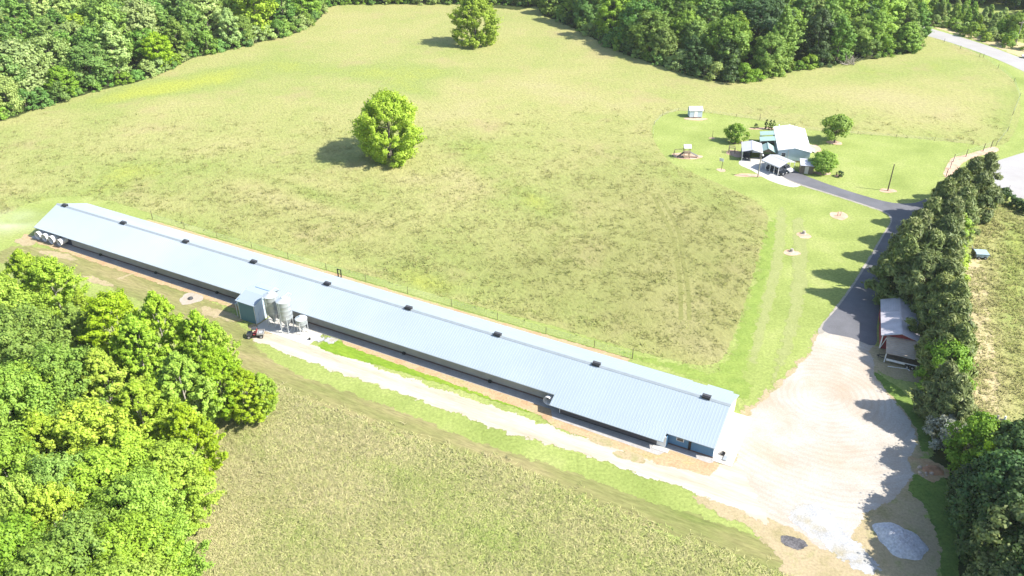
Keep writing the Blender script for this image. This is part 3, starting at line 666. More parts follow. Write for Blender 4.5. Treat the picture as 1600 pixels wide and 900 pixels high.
obj('crossbar', MB().tube((-.42,0,1.7),(.42,0,1.7),.09,.09,8), M['black'], t)
obj('crossbar', MB().tube((-.36,0,.7),(.36,0,.7),.06,.06,8), M['black'], t)

# ------------------------------------------------------------------ generic buildings
def frame2(pa, pb, z):
    a, b = P(*pa, z), P(*pb, z); return a, math.atan2(b.y-a.y, b.x-a.x), (b-a).length
def roof_gable(parent, x0, x1, y0, y1, ze, zr, mat, axis='y', t=.08, step=0.0):
    """gable roof, ridge along the named axis"""
    if axis == 'y':
        xm = (x0+x1)/2
        part('roof_slope', MB().slab([(x0,y0,ze),(xm,y0,zr),(xm,y1,zr),(x0,y1,ze)],t), mat, parent)
        part('roof_slope', MB().slab([(xm,y0,zr+.002),(x1,y0,ze),(x1,y1,ze),(xm,y1,zr+.002)],t), mat, parent)
        part('ridge_cap', MB().box(xm-.12,xm+.12,y0,y1,zr-.02,zr+.03), mat, parent)
    else:
        ym = (y0+y1)/2
        part('roof_slope', MB().slab([(x0,y0,ze),(x1,y0,ze),(x1,ym,zr),(x0,ym,zr)],t), mat, parent)
        part('roof_slope', MB().slab([(x0,ym,zr+.002),(x1,ym,zr+.002),(x1,y1,ze),(x0,y1,ze)],t), mat, parent)
        part('ridge_cap', MB().box(x0,x1,ym-.12,ym+.12,zr-.02,zr+.03), mat, parent)

# ---- dwelling
hp, hr, hw = P(1215.7,234.8,3.0), math.atan2(-1.56,8.01), 8.16
hs = thing('house', 'single storey house with bright white metal roof and pale blue siding', 'house', (hp.x,hp.y,0), hr)
HDp = 17.0
part('wall', MB().add([(.25,.2,.5),(7.9,.2,.5),(7.9,.2,2.95),(4.08,.2,3.75),(.25,.2,2.95),(.25,.35,.5),(7.9,.35,.5),(7.9,.35,2.95),(4.08,.35,3.75),(.25,.35,2.95)],[(0,1,2,3,4),(9,8,7,6,5),(0,5,6,1),(1,6,7,2),(2,7,8,3),(3,8,9,4),(4,9,5,0)]), 'paleblue', hs)
part('wall', MB().box(7.75,7.9,.35,HDp-.3,.5,2.95), 'paleblue', hs)
part('wall', MB().box(.25,.4,.35,HDp-.3,.5,2.95), 'paleblue', hs)
part('wall', MB().add([(.25,HDp-.3,.5),(7.9,HDp-.3,.5),(7.9,HDp-.3,2.95),(4.08,HDp-.3,3.75),(.25,HDp-.3,2.95)],[(0,1,2,3,4)]), 'paleblue', hs)
part('foundation', MB().box(.3,7.85,.25,HDp-.35,0,.5), 'woodlt', hs)
roof_gable(hs, 0, 8.16, 0, HDp, 3.0, 3.85, 'roof_white')
for x in (1.5,):
    o = part('window', MB().box(x-.55,x+.55,.14,.2,1.3,2.4), 'white', hs); part('pane', MB().box(x-.45,x+.45,.12,.14,1.4,1.85), 'glass', o); part('pane', MB().box(x-.45,x+.45,.12,.14,1.9,2.3), 'glass', o)
for y in (4,8,12.5):
    o = part('window', MB().box(7.9,7.96,y-.5,y+.5,1.3,2.4), 'white', hs); part('pane', MB().box(7.96,7.98,y-.4,y+.4,1.4,2.3), 'glass', o)
part('downpipe', MB().tube((2.6,.1,.4),(2.6,.1,3.2),.05,.05,6), 'greyplast', hs)
part('flue', MB().tube((1.3,HDp-1.2,3.0),(1.3,HDp-1.2,4.1),.16,.16,10), 'white', hs)
st = part('steps', MB().box(8.0,9.4,7.6,9.6,.5,.58), 'white', hs)
for k in range(3): part('tread', MB().box(9.4+k*.3,9.7+k*.3,7.7,9.5,.38-.12*k,.44-.12*k), 'white', st)
rl = MB()
for y in (7.6,9.6):
    rl.box(8.0,9.4,y-.04,y+.04,1.35,1.43)
    rl.add([(9.4,y-.04,1.35),(10.3,y-.04,.95),(10.3,y+.04,.95),(9.4,y+.04,1.35),(9.4,y-.04,1.43),(10.3,y-.04,1.03),(10.3,y+.04,1.03),(9.4,y+.04,1.43)],[(0,1,2,3),(4,7,6,5),(0,4,5,1),(3,2,6,7)])
    for x in (8.1,9.4,10.25): rl.box(x-.05,x+.05,y-.05,y+.05,0,1.35 if x < 10 else .95)
part('railing', rl, 'white', st)
# green-roofed porches on its left side
for (y0,y1,x0,lab) in ((11.2,14.2,-3.6,'rear'),(7.0,10.2,-3.9,'middle')):
    pr = part('porch', MB().box(x0+.2,.2,y0+.2,y1-.2,.3,.4), 'wood', hs)
    part('porch_roof', MB().slab([(x0,y0,2.45),(.1,y0,2.95),(.1,y1,2.95),(x0,y1,2.45)],.07), 'roof_green', pr)
    for y in (y0+.25,y1-.25): part('post', MB().box(x0+.2,x0+.32,y-.06,y+.06,.0,2.42), 'white', pr)
    mb = MB().box(x0+.24,x0+.28,y0+.3,y1-.3,1.1,1.18)
    for k in range(9): mb.box(x0+.24,x0+.28,y0+.35+k*(y1-y0-.7)/8,y0+.39+k*(y1-y0-.7)/8,.4,1.1)
    part('railing', mb, 'wood', pr)
gp = thing('gazebo', 'small shelter with green gable roof between the carports and the house', 'shelter', (hp.x,hp.y,0), hr)
roof_gable(gp, -4.2, -.3, .3, 4.6, 2.1, 3.15, 'roof_green')
part('gable', MB().add([(-3.9,.5,2.1),(-.6,.5,2.1),(-2.25,.5,3.0)],[(0,1,2)]), 'wood', gp)
part('gable', MB().add([(-3.9,4.4,2.1),(-.6,4.4,2.1),(-2.25,4.4,3.0)],[(0,2,1)]), 'wood', gp)
for x in (-3.9,-.6):
    for y in (.6,4.3): part('post', MB().box(x-.08,x+.08,y-.08,y+.08,0,2.1), 'wood', gp)
part('floor', MB().box(-3.9,-.6,.6,4.3,0,.15), 'wood', gp)

# ---- vehicles
def make_car(name, label, cat, loc, rot, mat, L=4.5, W=1.75, pickup=False):
    t = thing(name, label, cat, loc, rot)
    h = L/2
    part('body', MB().prism([(-h,.35),(-h,.78),(-h+.9,.92),(h-.15,.9),(h,.75),(h,.35)],-W/2,W/2), mat, t, bevel=.06)
    c0, c1 = (-h+1.1, h-.35) if not pickup else (-h+1.3, .35)
    cb = part('cabin', MB().prism([(c0,.88),(c0+.65,1.42),(c1-.55,1.44),(c1,.88)],-W/2+.1,W/2-.1), 'glass', t)
    part('cabin_roof', MB().box(c0+.6,c1-.5,-W/2+.12,W/2-.12,1.42,1.48), mat, cb)
    for x in (c0+1.0,(c0+c1)/2+.2):
        for y in (-W/2+.09,W/2-.09): part('pillar', MB().box(x-.05,x+.05,y-.02,y+.02,.88,1.44), mat, cb)
    for y in (-W/2+.3,W/2-.3):
        part('headlight', MB().box(-h-.03,-h+.02,y-.18,y+.18,.58,.72), 'white', t)
        part('tail_light', MB().box(h-.02,h+.03,y-.15,y+.15,.6,.76), 'redseat', t)
    if pickup: part('load_bed', MB().box(.5,h-.12,-W/2+.12,W/2-.12,.9,.935), 'black', t)
    for x in (-h+.85,h-.85):
        for y in (-W/2+.08,W/2-.08): wheel(t,x,y,.33,.22)
    return t

# ---- carports
a, r, L = frame2((1160,236.8),(1191.5,239.2),2.6)
ca = thing('carport', 'white roofed carport with broad open bay left of the house', 'carport', (a.x,a.y,0), r)
DA = 6.6
roof_gable(ca, -.1, L+.1, 0, DA, 2.6, 3.25, 'roof_carport')
for x in (.15,L-.15):
    for y in (.2,DA/2,DA-.2): part('post', MB().box(x-.06,x+.06,y-.06,y+.06,0,2.6), 'white', ca)
part('gable', MB().add([(L/2,.1,2.55),(L,.1,2.55),(L/2,.1,3.15)],[(0,1,2)]), 'roof_carport', ca)
part('back_panel', MB().box(.2,L-.2,DA-.15,DA-.1,.0,2.5), 'grey_wall', ca)
part('side_panel', MB().box(.08,.12,1.2,DA-.2,1.6,2.55), 'roof_carport', ca)
q = P(1166,246); make_car('parked_car', 'dark blue car parked under the left carport', 'car', (q.x,q.y,.03), r+1.35, 'carpaint_dark', 4.3)
a, r, L = frame2((1190,250),(1217.5,261.6),2.3); b_, _, D = frame2((1217.5,261.6),(1242.5,255.8),2.3)
cb = thing('carport', 'pale grey roofed carport over several vehicles in front of the house', 'carport', (a.x,a.y,0), r)
DB = 6.0
roof_gable(cb, -.1, L+.1, 0, DB, 2.3, 3.05, 'roof_carport', 'x')
for k in range(5):
    for y in (.15,DB-.15): part('post', MB().box(.15+k*(L-.3)/4-.05,.15+k*(L-.3)/4+.05,y-.05,y+.05,0,2.3), 'white', cb)
part('gable', MB().add([(.05,0.1,2.3),(.05,DB-.1,2.3),(.05,DB/2,2.97)],[(0,1,2)]), 'roof_carport', cb)
part('side_trim', MB().box(0,L,-.02,.03,2.05,2.25), 'roof_carport', cb)
def cbw(x, y, z=.03):
    return Vector((a.x+x*math.cos(r)-y*math.sin(r), a.y+x*math.sin(r)+y*math.cos(r), z))
make_car('pickup_truck', 'black pickup truck nosing out of the front carport', 'pickup', cbw(L*.68,1.5), r+math.pi, 'carpaint_dark', 5.2, 1.85, True)
make_car('parked_car', 'white car tucked beside the black pickup under the front carport', 'car', cbw(L*.74,4.2), r+math.pi, 'carpaint_white', 4.4)
mw = thing('riding_mower', 'small red riding mower at the back of the front carport', 'mower', cbw(1.6,1.6), r)
part('bonnet', MB().box(.1,.85,-.3,.3,.4,.85), 'redseat', mw, bevel=.05); part('deck', MB().box(-.6,.5,-.5,.5,.18,.32), 'black', mw, bevel=.03)
part('seat', MB().box(-.5,-.05,-.22,.22,.5,.62).box(-.6,-.5,-.22,.22,.55,1.0), 'black', mw)
for x, rr in ((-.45,.26),(.6,.19)):
    for y in (-.45,.45): wheel(mw,x,y,rr,.18)
# small shed in front of the house
a, r, L = frame2((1250,270),(1262,272),0)
ss = thing('garden_shed', 'small dark wooden shed with white slanting roof near the asphalt drive', 'shed', (P(1249.5,271).x,P(1249.5,271).y,0), hr)
part('wall', MB().box(0,3.0,0,.1,0,2.2), 'wood', ss); part('wall', MB().box(0,.1,.1,2.6,0,2.4), 'woodlt', ss); part('wall', MB().box(2.9,3.0,.1,2.6,0,2.4), 'wood', ss); part('wall', MB().box(.1,2.9,2.5,2.6,0,2.7), 'wood', ss)
part('door', MB().box(1.0,1.9,-.05,0,.05,1.95), 'cream', ss)
part('roof', MB().slab([(-.2,-.3,2.25),(3.2,-.3,2.25),(3.2,2.8,2.85),(-.2,2.8,2.85)],.08), 'roof_carport', ss)
# white shed at the edge of the yard
ws = thing('storage_shed', 'small white storage shed alone at the far edge of the lawn', 'shed', (P(1077,184.5).x,P(1077,184.5).y,0), .02)
part('wall', MB().box(0,3.6,0,.12,.25,2.2), 'paleblue', ws); part('wall', MB().box(0,.12,.12,2.6,.25,2.2), 'paleblue', ws); part('wall', MB().box(3.48,3.6,.12,2.6,.25,2.2), 'paleblue', ws); part('wall', MB().box(.12,3.48,2.48,2.6,.25,2.2), 'paleblue', ws)
roof_gable(ws, -.15, 3.75, -.15, 2.75, 2.2, 3.0, 'roof_white', 'x')
part('gable', MB().add([(.06,0,2.15),(.06,2.6,2.15),(.06,1.3,2.9)],[(0,1,2)]), 'paleblue', ws); part('gable', MB().add([(3.54,0,2.15),(3.54,2.6,2.15),(3.54,1.3,2.9)],[(0,2,1)]), 'paleblue', ws)
part('skid', MB().box(.1,.4,0,2.6,0,.25), 'wood', ws); part('skid', MB().box(3.2,3.5,0,2.6,0,.25), 'wood', ws)
part('door', MB().box(1.3,2.2,-.05,0,.3,2.0), 'white', ws)
# playset
ps = thing('playset', 'wooden play tower with white roof, slide and swing arm on pink mulch', 'playset', (P(1072,246).x,P(1072,246).y,0), 0)
for x in (-.7,.7):
    for y in (-.7,.7): part('post', MB().box(x-.07,x+.07,y-.07,y+.07,0,2.9), 'wood', ps)
part('deck', MB().box(-.8,.8,-.8,.8,1.35,1.45), 'wood', ps)
for z in (1.7,2.0,.5,.85):
    part('rail', MB().box(-.8,.8,-.82,-.76,z,z+.14), 'woodlt', ps)
roof_gable(ps, -.95, .95, -.95, .95, 2.9, 3.5, 'roof_white', 'x')
sl_ = MB().slab([(.8,-.35,1.4),(3.0,-.35,.25),(3.0,.35,.25),(.8,.35,1.4)],.06)
for y in (-.38,.34): sl_.slab([(.8,y,1.6),(3.0,y,.45),(3.0,y+.05,.45),(.8,y+.05,1.6)],.25)
part('slide', sl_, 'greyplast', ps)
part('swing_arm', MB().tube((-.8,0,2.3),(-3.0,0,2.2),.07,.07,6).tube((-3.0,0,2.2),(-3.3,-.9,0),.06,.06,6).tube((-3.0,0,2.2),(-3.3,.9,0),.06,.06,6), 'wood', ps)
part('climbing_ramp', MB().slab([(-.8,-.5,1.4),(-2.3,-.5,0.1),(-2.3,.5,.1),(-.8,.5,1.4)],.08), 'wood', ps)
# basketball hoop
bh = thing('basketball_hoop', 'small basketball hoop with white backboard on a dark post', 'hoop', P(1127,265.5))
part('post', MB().tube((0,0,0),(.1,0,2.9),.07,.06,8), 'pole', bh)
bb = part('backboard', MB().box(-.65,-.6,-.55,.55,2.5,3.3), 'white', bh); bb.rotation_euler = (0,0,.9)
part('arm', MB().tube((.1,0,2.8),(-.5,0,2.85),.04,.04,6), 'pole', bh)
part('ring', MB().lathe([(.22,0),(.24,.015),(.22,.03),(.2,.015),(.22,0)],14,(-.75,-.5,2.65)), 'redseat', bh)
for k in (0,):
    t = thing('pergola', 'square dark lattice pergola beside the pink mulch bed', 'pergola', P(1143,238.5), hr)
    mb = MB()
    for x in (-.75,.75):
        for y in (-.75,.75): mb.box(x-.06,x+.06,y-.06,y+.06,0,1.6)
    part('frame', mb.box(-.8,.8,-.8,-.72,1.5,1.6).box(-.8,.8,.72,.8,1.5,1.6).box(-.8,-.72,-.72,.72,1.5,1.6).box(.72,.8,-.72,.72,1.5,1.6), 'wood', t)
    for i in range(6): part('slat', MB().box(-.7+i*.26,-.62+i*.26,-.8,.8,1.6,1.66), 'wood', t)

# ---- poles
def pole(px, py, h, r_, mat, label, name='pole', cat='pole', arm=False, lean=0.0, group=None):
    t = thing(name, label, cat, P(px,py), 0, group)
    part('shaft', MB().tube((0,0,0),(lean,0,h),r_,r_*.7,10), mat, t)
    part('cap', MB().lathe([(r_*.72,0),(r_*.72,.06),(0,.1)],10,(lean,0,h)), mat, t)
    if arm:
        part('crossarm', MB().box(-1.1,1.1,-.06,.06,h-.7,h-.55), 'woodlt', t)
        for x in (-1.0,-.4,.4,1.0): part('insulator', MB().tube((x,0,h-.55),(x,0,h-.3),.05,.03,8), 'white', t)
    return t
pole(1387,298,6.6,.15,'pole','dark wooden pole standing alone in a pink mulch ring on the lawn')
p2 = pole(1184,277,6.0,.14,'polegrey','grey pole with a lamp beside the concrete pad and carports','lamp_pole','lamp pole')
part('lamp', MB().lathe([(.0,.35),(.18,.3),(.25,0),(.2,0),(0,.1)],12,(.35,0,5.6)), 'white', p2); part('lamp_arm', MB().tube((0,0,5.7),(.35,0,5.9),.04,.04,6), 'polegrey', p2)
pole(1113,215,1.9,.06,'pole','slim dark stake on the lawn below the white storage shed','stake','stake')
pole(1187,187,1.7,.06,'pole','slim dark stake at the meadow edge behind the house','stake','stake')
pole(1530,38,5.0,.17,'polegrey','grey utility pole among bushes beyond the road, the left one','utility_pole','utility pole',True)
pole(1586,72,8.9,.2,'polegrey','grey utility pole beyond the road at the right picture edge','utility_pole','utility pole',True)
up = pole(1526.2,736.6,10.0,.19,'polegrey','grey utility pole with crossarm and transformer rising from dark trees','utility_pole','utility pole',True)
part('transformer', MB().tube((-.35,-.2,8.5),(-.35,-.2,9.4),.26,.26,12), 'galv', up)
part('transformer', MB().tube((.95,-.1,9.5),(.95,-.1,10.0),.16,.12,10), 'white', up)
# posts along the field by the road
def fence_line(label, pts, h=1.35, wires=4, r_=.07, mat='pole', name='wire_fence'):
    b = P(*pts[0]); t = thing(name, label, 'fence', b)
    loc = [P(*p)-b for p in pts]
    for q in loc: part('post', MB().tube(q,q+Vector((.06,0,h)),r_,r_*.85,6), mat, t)
    mb = MB()
    for k in range(wires):
        z = h*(k+1)/(wires+.6)
        for i in range(len(loc)-1): mb.tube(loc[i]+Vector((.03,0,z)),loc[i+1]+Vector((.03,0,z)),.01,.01,3)
    if wires: part('wire', mb, 'galv', t)
    return t
fence_line('wire fence with thin dark posts curving along the roadside edge of the field', [(1450,52),(1475,66),(1500,77),(1530,89),(1536,90),(1559,107),(1584,128),(1593,152),(1582,180),(1574,205),(1556,228)])
fence_line('dark post fence along the pink mulch strip behind the cedars', [(1478,276),(1484,264),(1489,253),(1509,245),(1536,236),(1548,231)], 2.1, 3, .09)
fence_line('faint wire fence along the far side of the lawn behind the house', [(1020,215),(1022,195),(1035,181),(1060,173),(1100,176),(1150,183),(1187,188),(1240,199),(1290,207),(1340,210),(1400,215),(1460,220),(1520,226)], 1.0, 3, .05)
# stumps / planted stakes on the lawn
for k, (px, py, lab) in enumerate(((1256,365,'pale tree stump in a pink mulch ring, nearer the driveway'),(1237,393,'pale tree stump in a red mulch ring, nearest the meadow corner'))):
    t = thing('tree_stump', lab, 'stump', P(px,py))
    part('trunk', MB().lathe([(.62,0),(.42,.12),(.33,.45),(.30,.62),(0,.63)],12), 'barkpale', t)
    part('root', MB().tube((0,0,.12),(.8,-.2,0),.14,.05,6), 'barkpale', t); part('root', MB().tube((0,0,.12),(-.6,-.5,0),.13,.05,6), 'barkpale', t)
t = thing('tree_stakes', 'pair of stakes in a worn patch of lawn', 'stakes', P(1311,337))
for x in (-.35,.3): part('stake', MB().tube((x,0,0),(x+.05,0,1.1),.07,.06,6), 'woodlt', t)

# ---- red barn and lean-to with trailer
b0 = P(1376.8,523.8,2.8); b1 = P(1438,535,2.8); b2 = P(1370.6,467.5,2.8)
br = math.atan2(b1.y-b0.y,b1.x-b0.x); BWd = (b1-b0).length
bn = thing('barn', 'small red barn with worn grey tin gable roof under the cedars', 'barn', (b0.x,b0.y,0), br)
BD = 12.0
roof_gable(bn, 0, BWd, 0, BD, 2.8, 3.75, 'roof_barn')
part('roof_sheet', MB().slab([(.02,7.7,2.84),(BWd/2-.05,7.7,3.80),(BWd/2-.05,BD+.05,3.80),(.02,BD+.05,2.84)],.03), 'roof_barn', bn)
for k in range(8): part('roof_seam', MB().slab([(.0+.38*k,7.75,2.86+.127*k),(.04+.38*k,7.75,2.875+.127*k),(.04+.38*k,BD,2.875+.127*k),(.0+.38*k,BD,2.86+.127*k)],.03), 'galv', bn)
part('wall', MB().add([(.3,.35,0),(BWd-.3,.35,0),(BWd-.3,.35,2.8),(BWd/2,.35,3.68),(.3,.35,2.8),(.3,.45,0),(BWd-.3,.45,0),(BWd-.3,.45,2.8),(BWd/2,.45,3.68),(.3,.45,2.8)],[(0,1,2,3,4),(9,8,7,6,5),(0,5,6,1),(1,6,7,2),(2,7,8,3),(3,8,9,4),(4,9,5,0)]), 'red', bn)
part('wall', MB().box(.3,.42,.45,7.2,0,2.8), 'red', bn); part('wall', MB().box(.3,.42,8.6,BD-.4,0,2.8), 'red', bn)
part('door', MB().box(.36,.4,7.2,8.6,0,2.4), 'black', bn)
part('wall', MB().box(BWd-.42,BWd-.3,.45,BD-.4,0,2.8), 'red', bn)
part('wall', MB().box(.42,BWd-.42,BD-.45,BD-.35,0,2.8), 'red', bn)
part('corner_trim', MB().box(.22,.36,.26,.36,0,2.75), 'white', bn)
part('rake_trim', MB().add([(0,-.03,2.72),(BWd/2,-.03,3.67),(BWd/2,-.03,3.77),(0,-.03,2.82)],[(0,1,2,3)]), 'galvlt', bn)
lt = part('lean_to', MB().slab([(.9,.25,2.75),(BWd+1.1,.25,2.75),(BWd+1.1,-3.9,1.95),(.9,-3.9,1.95)],.08), 'roof_tan', bn)
for k in range(9): part('roof_seam', MB().slab([(1.0,-.15-.44*k,2.70-.085*k),(BWd+1.0,-.15-.44*k,2.70-.085*k),(BWd+1.0,-.22-.44*k,2.69-.085*k),(1.0,-.22-.44*k,2.69-.085*k)],.03), 'woodlt', lt)
for x in (1.0,BWd+1.0): part('post', MB().box(x-.07,x+.07,-3.75,-3.6,0,1.92), 'white', lt)
part('brace', MB().tube((.35,.2,0.1),(.9,-.2,2.6),.06,.06,6).tube((.35,.2,.1),(.35,.25,2.7),.06,.06,6), 'white', lt)
tq0, tq1 = P(1383,567), P(1428,578)
tr = thing('flatbed_trailer', 'low flatbed trailer with pale side rail and dark tongue under the lean-to', 'trailer', tq0, math.atan2((tq1-tq0).y,(tq1-tq0).x))
part('bed', MB().box(0,5.2,0,2.0,.55,.65), 'wood', tr)
part('side_rail', MB().box(0,5.2,-.06,0,.55,.95), 'white', tr); part('side_rail', MB().box(0,5.2,2.0,2.06,.55,.95), 'white', tr)
part('tongue', MB().tube((0,.3,.55),(-1.5,1.0,.5),.06,.06,6).tube((0,1.7,.55),(-1.5,1.0,.5),.06,.06,6).tube((-1.2,1.0,0),(-1.2,1.0,.9),.05,.05,6), 'black', tr)
for x in (3.3,4.1):
    for y in (-.18,2.18): wheel(tr,x,y,.36,.22)
part('mudguard', MB().box(2.85,4.55,-.32,-.04,.74,.79), 'black', tr)
t = thing('white_pipe', 'white pipe lying on the ground before the trailer', 'pipe', P(1387,573)); part('body', MB().tube((0,0,.08),(3.0,-.7,.08),.06,.06,8), 'white', t); part('elbow', MB().tube((3.0,-.7,.08),(3.1,-1.2,.08),.06,.06,8), 'white', t)
# ---- pale blue cart in the side field
bc = thing('farm_cart', 'small cart with pale blue tin top parked in the grass behind the cedars', 'cart', P(1531,402), -.12)
part('body', MB().prism([(-1.1,.45),(-1.25,1.1),(1.2,1.1),(1.05,.45)],-.95,.95), 'cartblue', bc)
for k, y in enumerate((-.8,-.27,.27,.8)):
    part('top_panel', MB().slab([(-1.3,y-.25,1.22+.0*k),(1.25,y-.25,1.2),(1.25,y+.25,1.26),(-1.3,y+.25,1.28)],.05), 'cartblue', bc)
part('tailgate', MB().box(-1.5,-1.38,-1.0,1.0,.4,1.5), 'steel', bc); part('prop', MB().tube((-1.45,.9,1.4),(-1.7,1.2,2.0),.07,.05,6), 'greyplast', bc)
part('drawbar', MB().tube((1.1,0,.5),(2.1,-.1,.4),.05,.05,6), 'steel', bc)
for x in (-.6,.6):
    for y in (-1.02,1.02): wheel(bc,x,y,.34,.2)
# ---- car at the picture's right edge
q = P(1600,91); make_car('parked_car', 'dark car cut off by the right picture edge beside the road', 'car', (q.x+1.6,q.y,.03), -.35, 'carpaint_white', 4.6)

# ---- heaps
def heap(name, label, cat, px, py, rx, ry, h, mat, seed, rot=0.0):
    rng = np.random.default_rng(seed); n = 40
    g = np.linspace(-1,1,n); X, Y = np.meshgrid(g, g); R = np.sqrt(X*X+Y*Y)
    A_ = np.arctan2(Y,X); R = R/(.86+.09*np.sin(2*A_+seed)+.06*np.sin(3*A_+2*seed)+.04*np.sin(7*A_))
    Z = h*np.clip(1-R**2,0,None)**.8*(1+.25*np.sin(3.1*X+seed)*np.cos(2.7*Y)+.10*rng.standard_normal(X.shape)) - .05
    V = np.stack([X*rx,Y*ry,Z],-1).reshape(-1,3)
    idx = np.arange(n*n).reshape(n,n)
    F = np.stack([idx[:-1,:-1],idx[:-1,1:],idx[1:,1:],idx[1:,:-1]],-1).reshape(-1,4)
    F = F[(R.ravel()[F]).min(1) < 1.0]
    m = np_mesh(name, V, F); m.materials.append(mat)
    o = bpy.data.objects.new(name, m); COL.objects.link(o); o.location = P(px,py,0.03); o.rotation_euler = (0,0,rot)
    return tag(o, label, cat)
heap('stone_heap', 'low white crushed stone heap at the lower right of the yard', 'stone heap', 1407, 845, 3.7, 3.1, 1.1, M['stonewhite'], 3, -.6)
heap('clay_heap', 'small red clay and rubble heap at the right edge of the yard', 'dirt heap', 1458, 735, 1.9, 1.1, .5, M['reddirt'] if False else paint('red_clay_heap',(.38,.2,.11),.95,.25,0,1.5), 5, -.3)
rr = random.Random(8)
for k in range(16):
    q = P(1450+rr.uniform(-16,22), 735+rr.uniform(-9,11)); s_ = rr.uniform(.12,.3)
    t = MB().lathe([(0,0),(s_,.02),(s_*.9,s_*.6),(s_*.4,s_),(0,s_)],6)
    o = obj('rubble_stone', t, M['stone']); o.location = (q.x,q.y,.05); o.rotation_euler = (0,0,rr.uniform(0,6))
    tag(o, 'broken stone lying on the red clay bank at the yard edge', 'stone', 'rubble stones on the red clay bank')
# dead branch pile at the wood's edge
db = thing('branch_pile', 'pile of bare grey dead branches at the edge of the wood', 'branch pile', P(1325,101))
for k in range(26):
    a = rr.uniform(0,6.28); el = rr.uniform(.1,1.2); L = rr.uniform(2.0,4.5); o_ = Vector((rr.uniform(-2.2,2.2),rr.uniform(-.8,.8),.1))
    d = Vector((math.cos(a)*math.cos(el),math.sin(a)*math.cos(el),math.sin(el)))
    mb = MB().tube(o_,o_+d*L,.09,.03,5)
    for j in range(3):
        s_ = o_+d*L*rr.uniform(.4,.9); mb.tube(s_,s_+(d+Vector((rr.uniform(-.8,.8),rr.uniform(-.8,.8),rr.uniform(-.2,.6)))).normalized()*1.1,.035,.015,4)
    part('branch', mb, 'deadwood', db)

# ------------------------------------------------------------------ grass tufts (real blades, uncountable)
def tufts(name, poly, count, blades, hgt, wid, spread, mat, seed, accept, avoid=()):
    rng = np.random.default_rng(seed); poly = np.array(poly)
    x0, y0 = poly.min(0); x1, y1 = poly.max(0); C = []
    ncl = count//5
    X = rng.uniform(x0,x1,ncl*3); Y = rng.uniform(y0,y1,ncl*3)
    px, py = PX(X,Y); k = (px > -60) & (px < 1660) & (py < 960) & (py > -10)
    X, Y = X[k], Y[k]; k = inside(poly,X,Y); X, Y = X[k], Y[k]
    k = rng.random(len(X)) < accept(X,Y); X, Y = X[k], Y[k]
    X, Y = X[:ncl], Y[:ncl]
    # clusters of tufts
    X = np.repeat(X,5)+rng.normal(0,.8,len(X)*5); Y = np.repeat(Y,5)+rng.normal(0,.8,len(Y)*5)
    for pl in avoid:
        k = ~inside(pl,X,Y); X, Y = X[k], Y[k]
    tone_t = rng.random(len(X)); lf_ = np.sin(.21*X+1.3*np.sin(.13*Y))*np.sin(.27*Y+1.1*np.sin(.17*X)); hs = rng.uniform(.55,1.25,len(X))*(1+.4*lf_); g = greenness(X,Y)
    n = len(X)*blades
    bx = np.repeat(X,blades)+rng.normal(0,spread,n); by = np.repeat(Y,blades)+rng.normal(0,spread,n)
    a = rng.uniform(0,2*np.pi,n); h = hgt*np.repeat(hs,blades)*rng.uniform(.6,1.2,n); l = h*rng.uniform(.9,2.2,n); w_ = wid*rng.uniform(.7,1.4,n)
    la = a+np.pi/2+rng.normal(0,.3,n)
    V = np.empty((n,3,3))
    V[:,0] = np.stack([bx-w_*np.cos(a), by-w_*np.sin(a), np.full(n,.01)],-1)
    V[:,1] = np.stack([bx+w_*np.cos(a), by+w_*np.sin(a), np.full(n,.01)],-1)
    V[:,2] = np.stack([bx+l*np.cos(la), by+l*np.sin(la), h],-1)
    gn = np.cross(V[:,1]-V[:,0],V[:,2]-V[:,0]); fl = gn[:,2] < 0; V[fl] = V[fl][:,[1,0,2]]
    F = np.arange(n*3).reshape(-1,3)
    tone = np.clip(.65*np.repeat(tone_t,blades)+.35*rng.random(n),0,1)
    m = np_mesh(name, V.reshape(-1,3), F, {'tone':('FACE',tone), 'green':('FACE',np.repeat(g,blades)), 'rough':('FACE',np.repeat(roughness_of(X,Y),blades))})
    nv = rng.normal(0,.33,(n,3))+np.array([0,0,1]); nv /= np.linalg.norm(nv,axis=1)[:,None]
    ca = m.attributes.new('custom_normal','FLOAT_VECTOR','POINT'); ca.data.foreach_set('vector', np.repeat(nv,3,0).astype(np.float32).ravel())
    m.materials.append(mat); o = bpy.data.objects.new(name, m); COL.objects.link(o); o['kind'] = 'stuff'
    return o
def blade_mat(name, dry, base, lush):
    m, n, b = NT(name)
    t = attr(n,'tone'); g = attr(n,'green'); 
    g2 = math_(n,'ADD',g,math_(n,'MULTIPLY',math_(n,'SUBTRACT',noise(n,.05,5,.62,pos(n)),.5),2.2))
    k = math_(n,'ADD',math_(n,'MULTIPLY',t,.7),math_(n,'MULTIPLY',g2,.25),True)
    col = ramp(n,k,[(.1,dry),(.42,base),(.8,lush)])
    col = mix(n,col,mix(n,(.20,.19,.07),(.17,.2,.05),t),math_(n,'MULTIPLY',attr(n,'rough'),.75))
    n.links.new(col,b.inputs['Base Color']); b.inputs['Roughness'].default_value = .9; b.inputs['Specular IOR Level'].default_value = .1
    tr = n.nodes.new('ShaderNodeBsdfTranslucent'); n.links.new(col,tr.inputs['Color'])
    ms = n.nodes.new('ShaderNodeMixShader'); ms.inputs[0].default_value = .08
    n.links.new(b.outputs[0],ms.inputs[1]); n.links.new(tr.outputs[0],ms.inputs[2]); n.links.new(ms.outputs[0],n.nodes['Material Output'].inputs['Surface'])
    return m
BM1 = blade_mat('meadow_blades', (.32,.295,.13), (.268,.272,.09), (.195,.243,.057))
BM2 = blade_mat('hay_blades', (.46,.41,.215), (.38,.385,.15), (.26,.345,.075))
